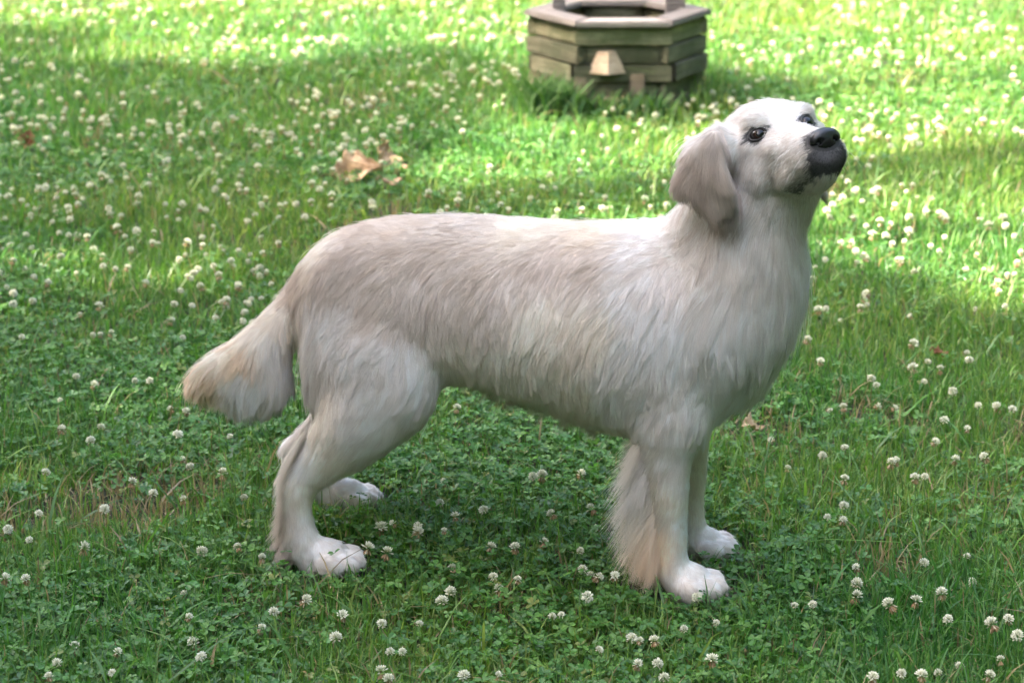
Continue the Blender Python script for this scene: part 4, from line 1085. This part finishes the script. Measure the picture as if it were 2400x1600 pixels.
# ================================================================== DEAD LEAVES
def dead_leaf(name, u, v, size, label, colr, roll, seed, curl=.5, tip=(0, 0, 0), lobes=4):
    r = np.random.default_rng(seed); g = on_ground(u, v, .035)
    nu, nvv = 15, 25; V_, F_ = [], []
    for i in range(nvv):
        t = i / (nvv - 1); w = math.sin(math.pi * min(t * 1.02, 1) ** .8) * (.32 + .13 * abs(math.sin(t * math.pi * lobes)))
        for j in range(nu):
            s_ = (j / (nu - 1) - .5) * 2; x = t - .5; y = s_ * w; z = curl * (y * y * 2.2) + .10 * math.sin(t * 7 + seed) + .05 * math.sin(s_ * 6 + t * 9) + curl * .5 * x * x
            V_.append((x * size, y * size, z * size))
    for i in range(nvv - 1):
        for j in range(nu - 1): a = i * nu + j; F_.append((a, a + 1, a + nu + 1, a + nu))
    me = mesh_from(name, V_, F_, [colr])
    e = empty(name, tuple(g), roll); tag(e, label, 'leaf')
    o = link(bpy.data.objects.new('leaf_blade', me), e); o.rotation_euler = tip; sol = o.modifiers.new('thickness', 'SOLIDIFY'); sol.thickness = .0008
    S = Solid(); S.tube([np.array([-.5 * size, 0, .01]), np.array([-.65 * size, .02 * size, .02]), np.array([-.8 * size, 0, .01])], [.0012, .0012, .0014], nrm=(0, 0, 1.0), k=8)
    S2 = mesh_from('leaf_stalk', np.concatenate(S.v), S.f, [colr]); o2 = link(bpy.data.objects.new('leaf_stalk', S2), e); o2.rotation_euler = tip
    return e
def leaf_brown(name, a, b):
    m = Mat(name); tc = m.node('ShaderNodeTexCoord'); n = m.noise(38, 6, .65, tc.outputs['Object']); 
    v = m.node('ShaderNodeTexWave', wave_type='BANDS', bands_direction='DIAGONAL', i_Scale=30.0, i_Distortion=3.0); m.t.links.new(tc.outputs['Object'], v.inputs[0])
    c = m.ramp(n, [(.35, a), (.65, b)]); p = m.node('ShaderNodeBsdfPrincipled', i_Base_Color=c, i_Roughness=.65, i_Normal=m.bump(v, .4, .002)); t = m.node('ShaderNodeBsdfTranslucent', i_Color=c)
    x = m.node('ShaderNodeMixShader'); x.inputs[0].default_value = .2; m.t.links.new(p.outputs[0], x.inputs[1]); m.t.links.new(t.outputs[0], x.inputs[2]); return m.surf(x)
B1, B2 = leaf_brown('dead_leaf_tan', (.34, .20, .10), (.58, .40, .24)), leaf_brown('dead_leaf_red', (.20, .075, .035), (.34, .15, .08))
dead_leaf('dead_leaf', 838, 408, .14, 'large curled tan dead leaf lying flat above the dog\'s back, left half', B1, .25, 3, .8, (.5, -.15, 0))
dead_leaf('dead_leaf', 896, 376, .12, 'curled brown dead leaf tip sticking up beside the large tan one', B1, 1.0, 5, 1.0, (.9, -.9, .3))
dead_leaf('dead_leaf', 920, 427, .055, 'small pinkish dead leaf right below the large curled one', leaf_brown('dead_leaf_pink', (.42, .24, .15), (.55, .36, .25)), .3, 8, .3, (.1, 0, 0))
dead_leaf('dead_leaf', 66, 328, .060, 'small reddish brown dead leaf at the far left of the lawn', B2, 1.2, 9, .9, (.3, -1.0, 0))
dead_leaf('dead_leaf', 1765, 1003, .045, 'crumpled pale brown dead leaf right below the chest', leaf_brown('dead_leaf_pale', (.40, .28, .17), (.56, .42, .28)), .2, 12, .9, (.3, .1, 0))
dead_leaf('dead_leaf', 2205, 832, .030, 'thin dark brown leaf scrap among clover right of the chest', B2, .1, 13, 1.2, (.2, 0, 0))

# ================================================================== SHADE TREES (left of the picture, between the sun and the lawn)
r = np.random.default_rng(500)
n_c = 90000; cx = r.uniform(-3.2, 5.2, n_c); cyy = r.uniform(.6, 13.0, n_c)
sh = shade_of(cx, cyy); keep = r.random(n_c) < sh; cx, cyy = cx[keep], cyy[keep]
far_cut = r.random(len(cx)) < np.where(cyy < 8.6, 1.0, .35); cx, cyy = cx[far_cut], cyy[far_cut]
hgt = r.uniform(6.0, 10.5, len(cx)) + 1.2 * np.sin(cyy * .9) + .8 * np.cos(cx * 1.3)
LP = np.column_stack([cx, cyy, hgt * 0]) + np.outer(hgt / math.sin(SUN_EL), np.array(to_sun))
N = len(LP); size = r.uniform(.055, .085, N)
a = r.normal(0, 1, (N, 3)); a[:, 2] *= .5; a /= np.linalg.norm(a, axis=1)[:, None]
nn = r.normal(0, .55, (N, 3)) + np.array([0, 0, .6]) + np.array(to_sun) * .5; nn -= a * np.sum(a * nn, 1)[:, None]; nn /= np.linalg.norm(nn, axis=1)[:, None]; b = np.cross(nn, a)
tm = np.array([(-1, 0, 0), (-.35, .62, -.1), (.45, .5, -.1), (1.1, 0, -.25), (.45, -.5, -.1), (-.35, -.62, -.1)])
P = LP[:, None] + size[:, None, None] * (a[:, None] * tm[None, :, 0:1] + b[:, None] * tm[None, :, 1:2] + nn[:, None] * tm[None, :, 2:3])
tint = np.array([(.045, .11, .02), (.06, .14, .025), (.035, .09, .02)])[r.integers(0, 3, N)]
LM = leaf_material('tree_leaf', .5, .25); bark = Mat('bark'); bn = bark.noise(14, 8, .7); bark_m = bark.surf(bark.node('ShaderNodeBsdfPrincipled', i_Base_Color=bark.ramp(bn, [(.35, (.05, .038, .028)), (.65, (.16, .13, .10))]), i_Roughness=.9, i_Normal=bark.bump(bn, .8, .03)))
mid = np.median(LP, axis=0)
def shade_tree(sel, label):
    Q = LP[sel]; c = Q.mean(0); tx, ty = c[0], c[1]
    e = empty('shade_tree', (tx, ty, 0)); tag(e, label, 'tree', 'shade trees left of the lawn')
    k = len(Q); o = (np.arange(k) * 6)[:, None]; F = np.concatenate([o + np.array(q) for q in ((0, 1, 2, 3), (0, 3, 4, 5))])
    me = mesh_from('crown', (P[sel].reshape(-1, 3) - [tx, ty, 0]), F, [LM], smooth=False); set_vcol(me, 'tint', np.repeat(tint[sel], 6, 0))
    tag(link(bpy.data.objects.new('crown', me), e), kind='stuff')
    S = Solid(); top = c[2] - 1.0
    S.tube([np.array([0, 0, -.1]), np.array([.05, .05, 1.5]), np.array([-.1, .1, 3.5]), np.array([.1, 0, top])], [.30, .22, .18, .10], nrm=(1.0, 0, 0), k=16)
    link(bpy.data.objects.new('trunk', mesh_from('trunk', np.concatenate(S.v), S.f, [bark_m])), e)
    rr_ = np.random.default_rng(int(abs(tx) * 100))
    S = Solid()
    for i in range(16):
        q = Q[rr_.integers(0, k)] - [tx, ty, 0]; h0 = rr_.uniform(2.6, top * .85); m_ = np.array([q[0] * .45, q[1] * .45, h0 + (q[2] - h0) * .65])
        S.tube([np.array([0, 0.05, h0]), m_, q], [.085, .045, .012], nrm=(0, 0, 1.0), k=8)
    link(bpy.data.objects.new('limbs', mesh_from('limbs', np.concatenate(S.v), S.f, [bark_m])), e)
shade_tree(LP[:, 1] < mid[1], 'broad leafy tree whose crown shades the dog')
shade_tree(LP[:, 1] >= mid[1], 'leafy tree whose crown shades the lawn behind the dog')

# unseen foliage ring, added and shaped to block low light from the sky
r = np.random.default_rng(900); N = 75000
a = r.uniform(0, 2 * np.pi, N); rad_ = 15 - 2.0 * smoothstep(.2, .9, -np.sin(a)) - 1.5 * smoothstep(.3, .9, np.cos(a)) + 2.5 * np.sin(3 * a) + 1.5 * np.sin(7 * a + 1) + r.normal(0, .9, N); top_ = 8.0 + 3.0 * smoothstep(.8, 1.5, np.abs(np.angle(np.exp(1j * (a - math.atan2(to_sun.y, to_sun.x)))))) + 1.4 * np.sin(5 * a) + 1.0 * np.sin(13 * a)
zz = top_ * (1 - r.random(N) ** 1.5 * 1.0); c = np.column_stack([rad_ * np.cos(a), 6 + rad_ * np.sin(a), zz])
size = r.uniform(.14, .30, N); t1 = r.normal(0, 1, (N, 3)); t1 /= np.linalg.norm(t1, axis=1)[:, None]; nn = r.normal(0, 1, (N, 3)); nn -= t1 * np.sum(nn * t1, 1)[:, None]; nn /= np.linalg.norm(nn, axis=1)[:, None]; t2 = np.cross(nn, t1)
P = c[:, None] + size[:, None, None] * (t1[:, None] * tm[None, :, 0:1] + t2[:, None] * tm[None, :, 1:2] + nn[:, None] * tm[None, :, 2:3])
o_ = (np.arange(N) * 6)[:, None]; F = np.concatenate([o_ + np.array(q) for q in ((0, 1, 2, 3), (0, 3, 4, 5))])
me = mesh_from('sky_screen_leaves', P.reshape(-1, 3), F, [LM], smooth=False); set_vcol(me, 'tint', np.repeat(np.array([(.04, .10, .02), (.055, .125, .022), (.03, .08, .02)])[r.integers(0, 3, N)], 6, 0))
tag(link(bpy.data.objects.new('sky_screen_foliage', me)), 'unseen mass of green foliage round the lawn, added to block low sky light', kind='stuff')
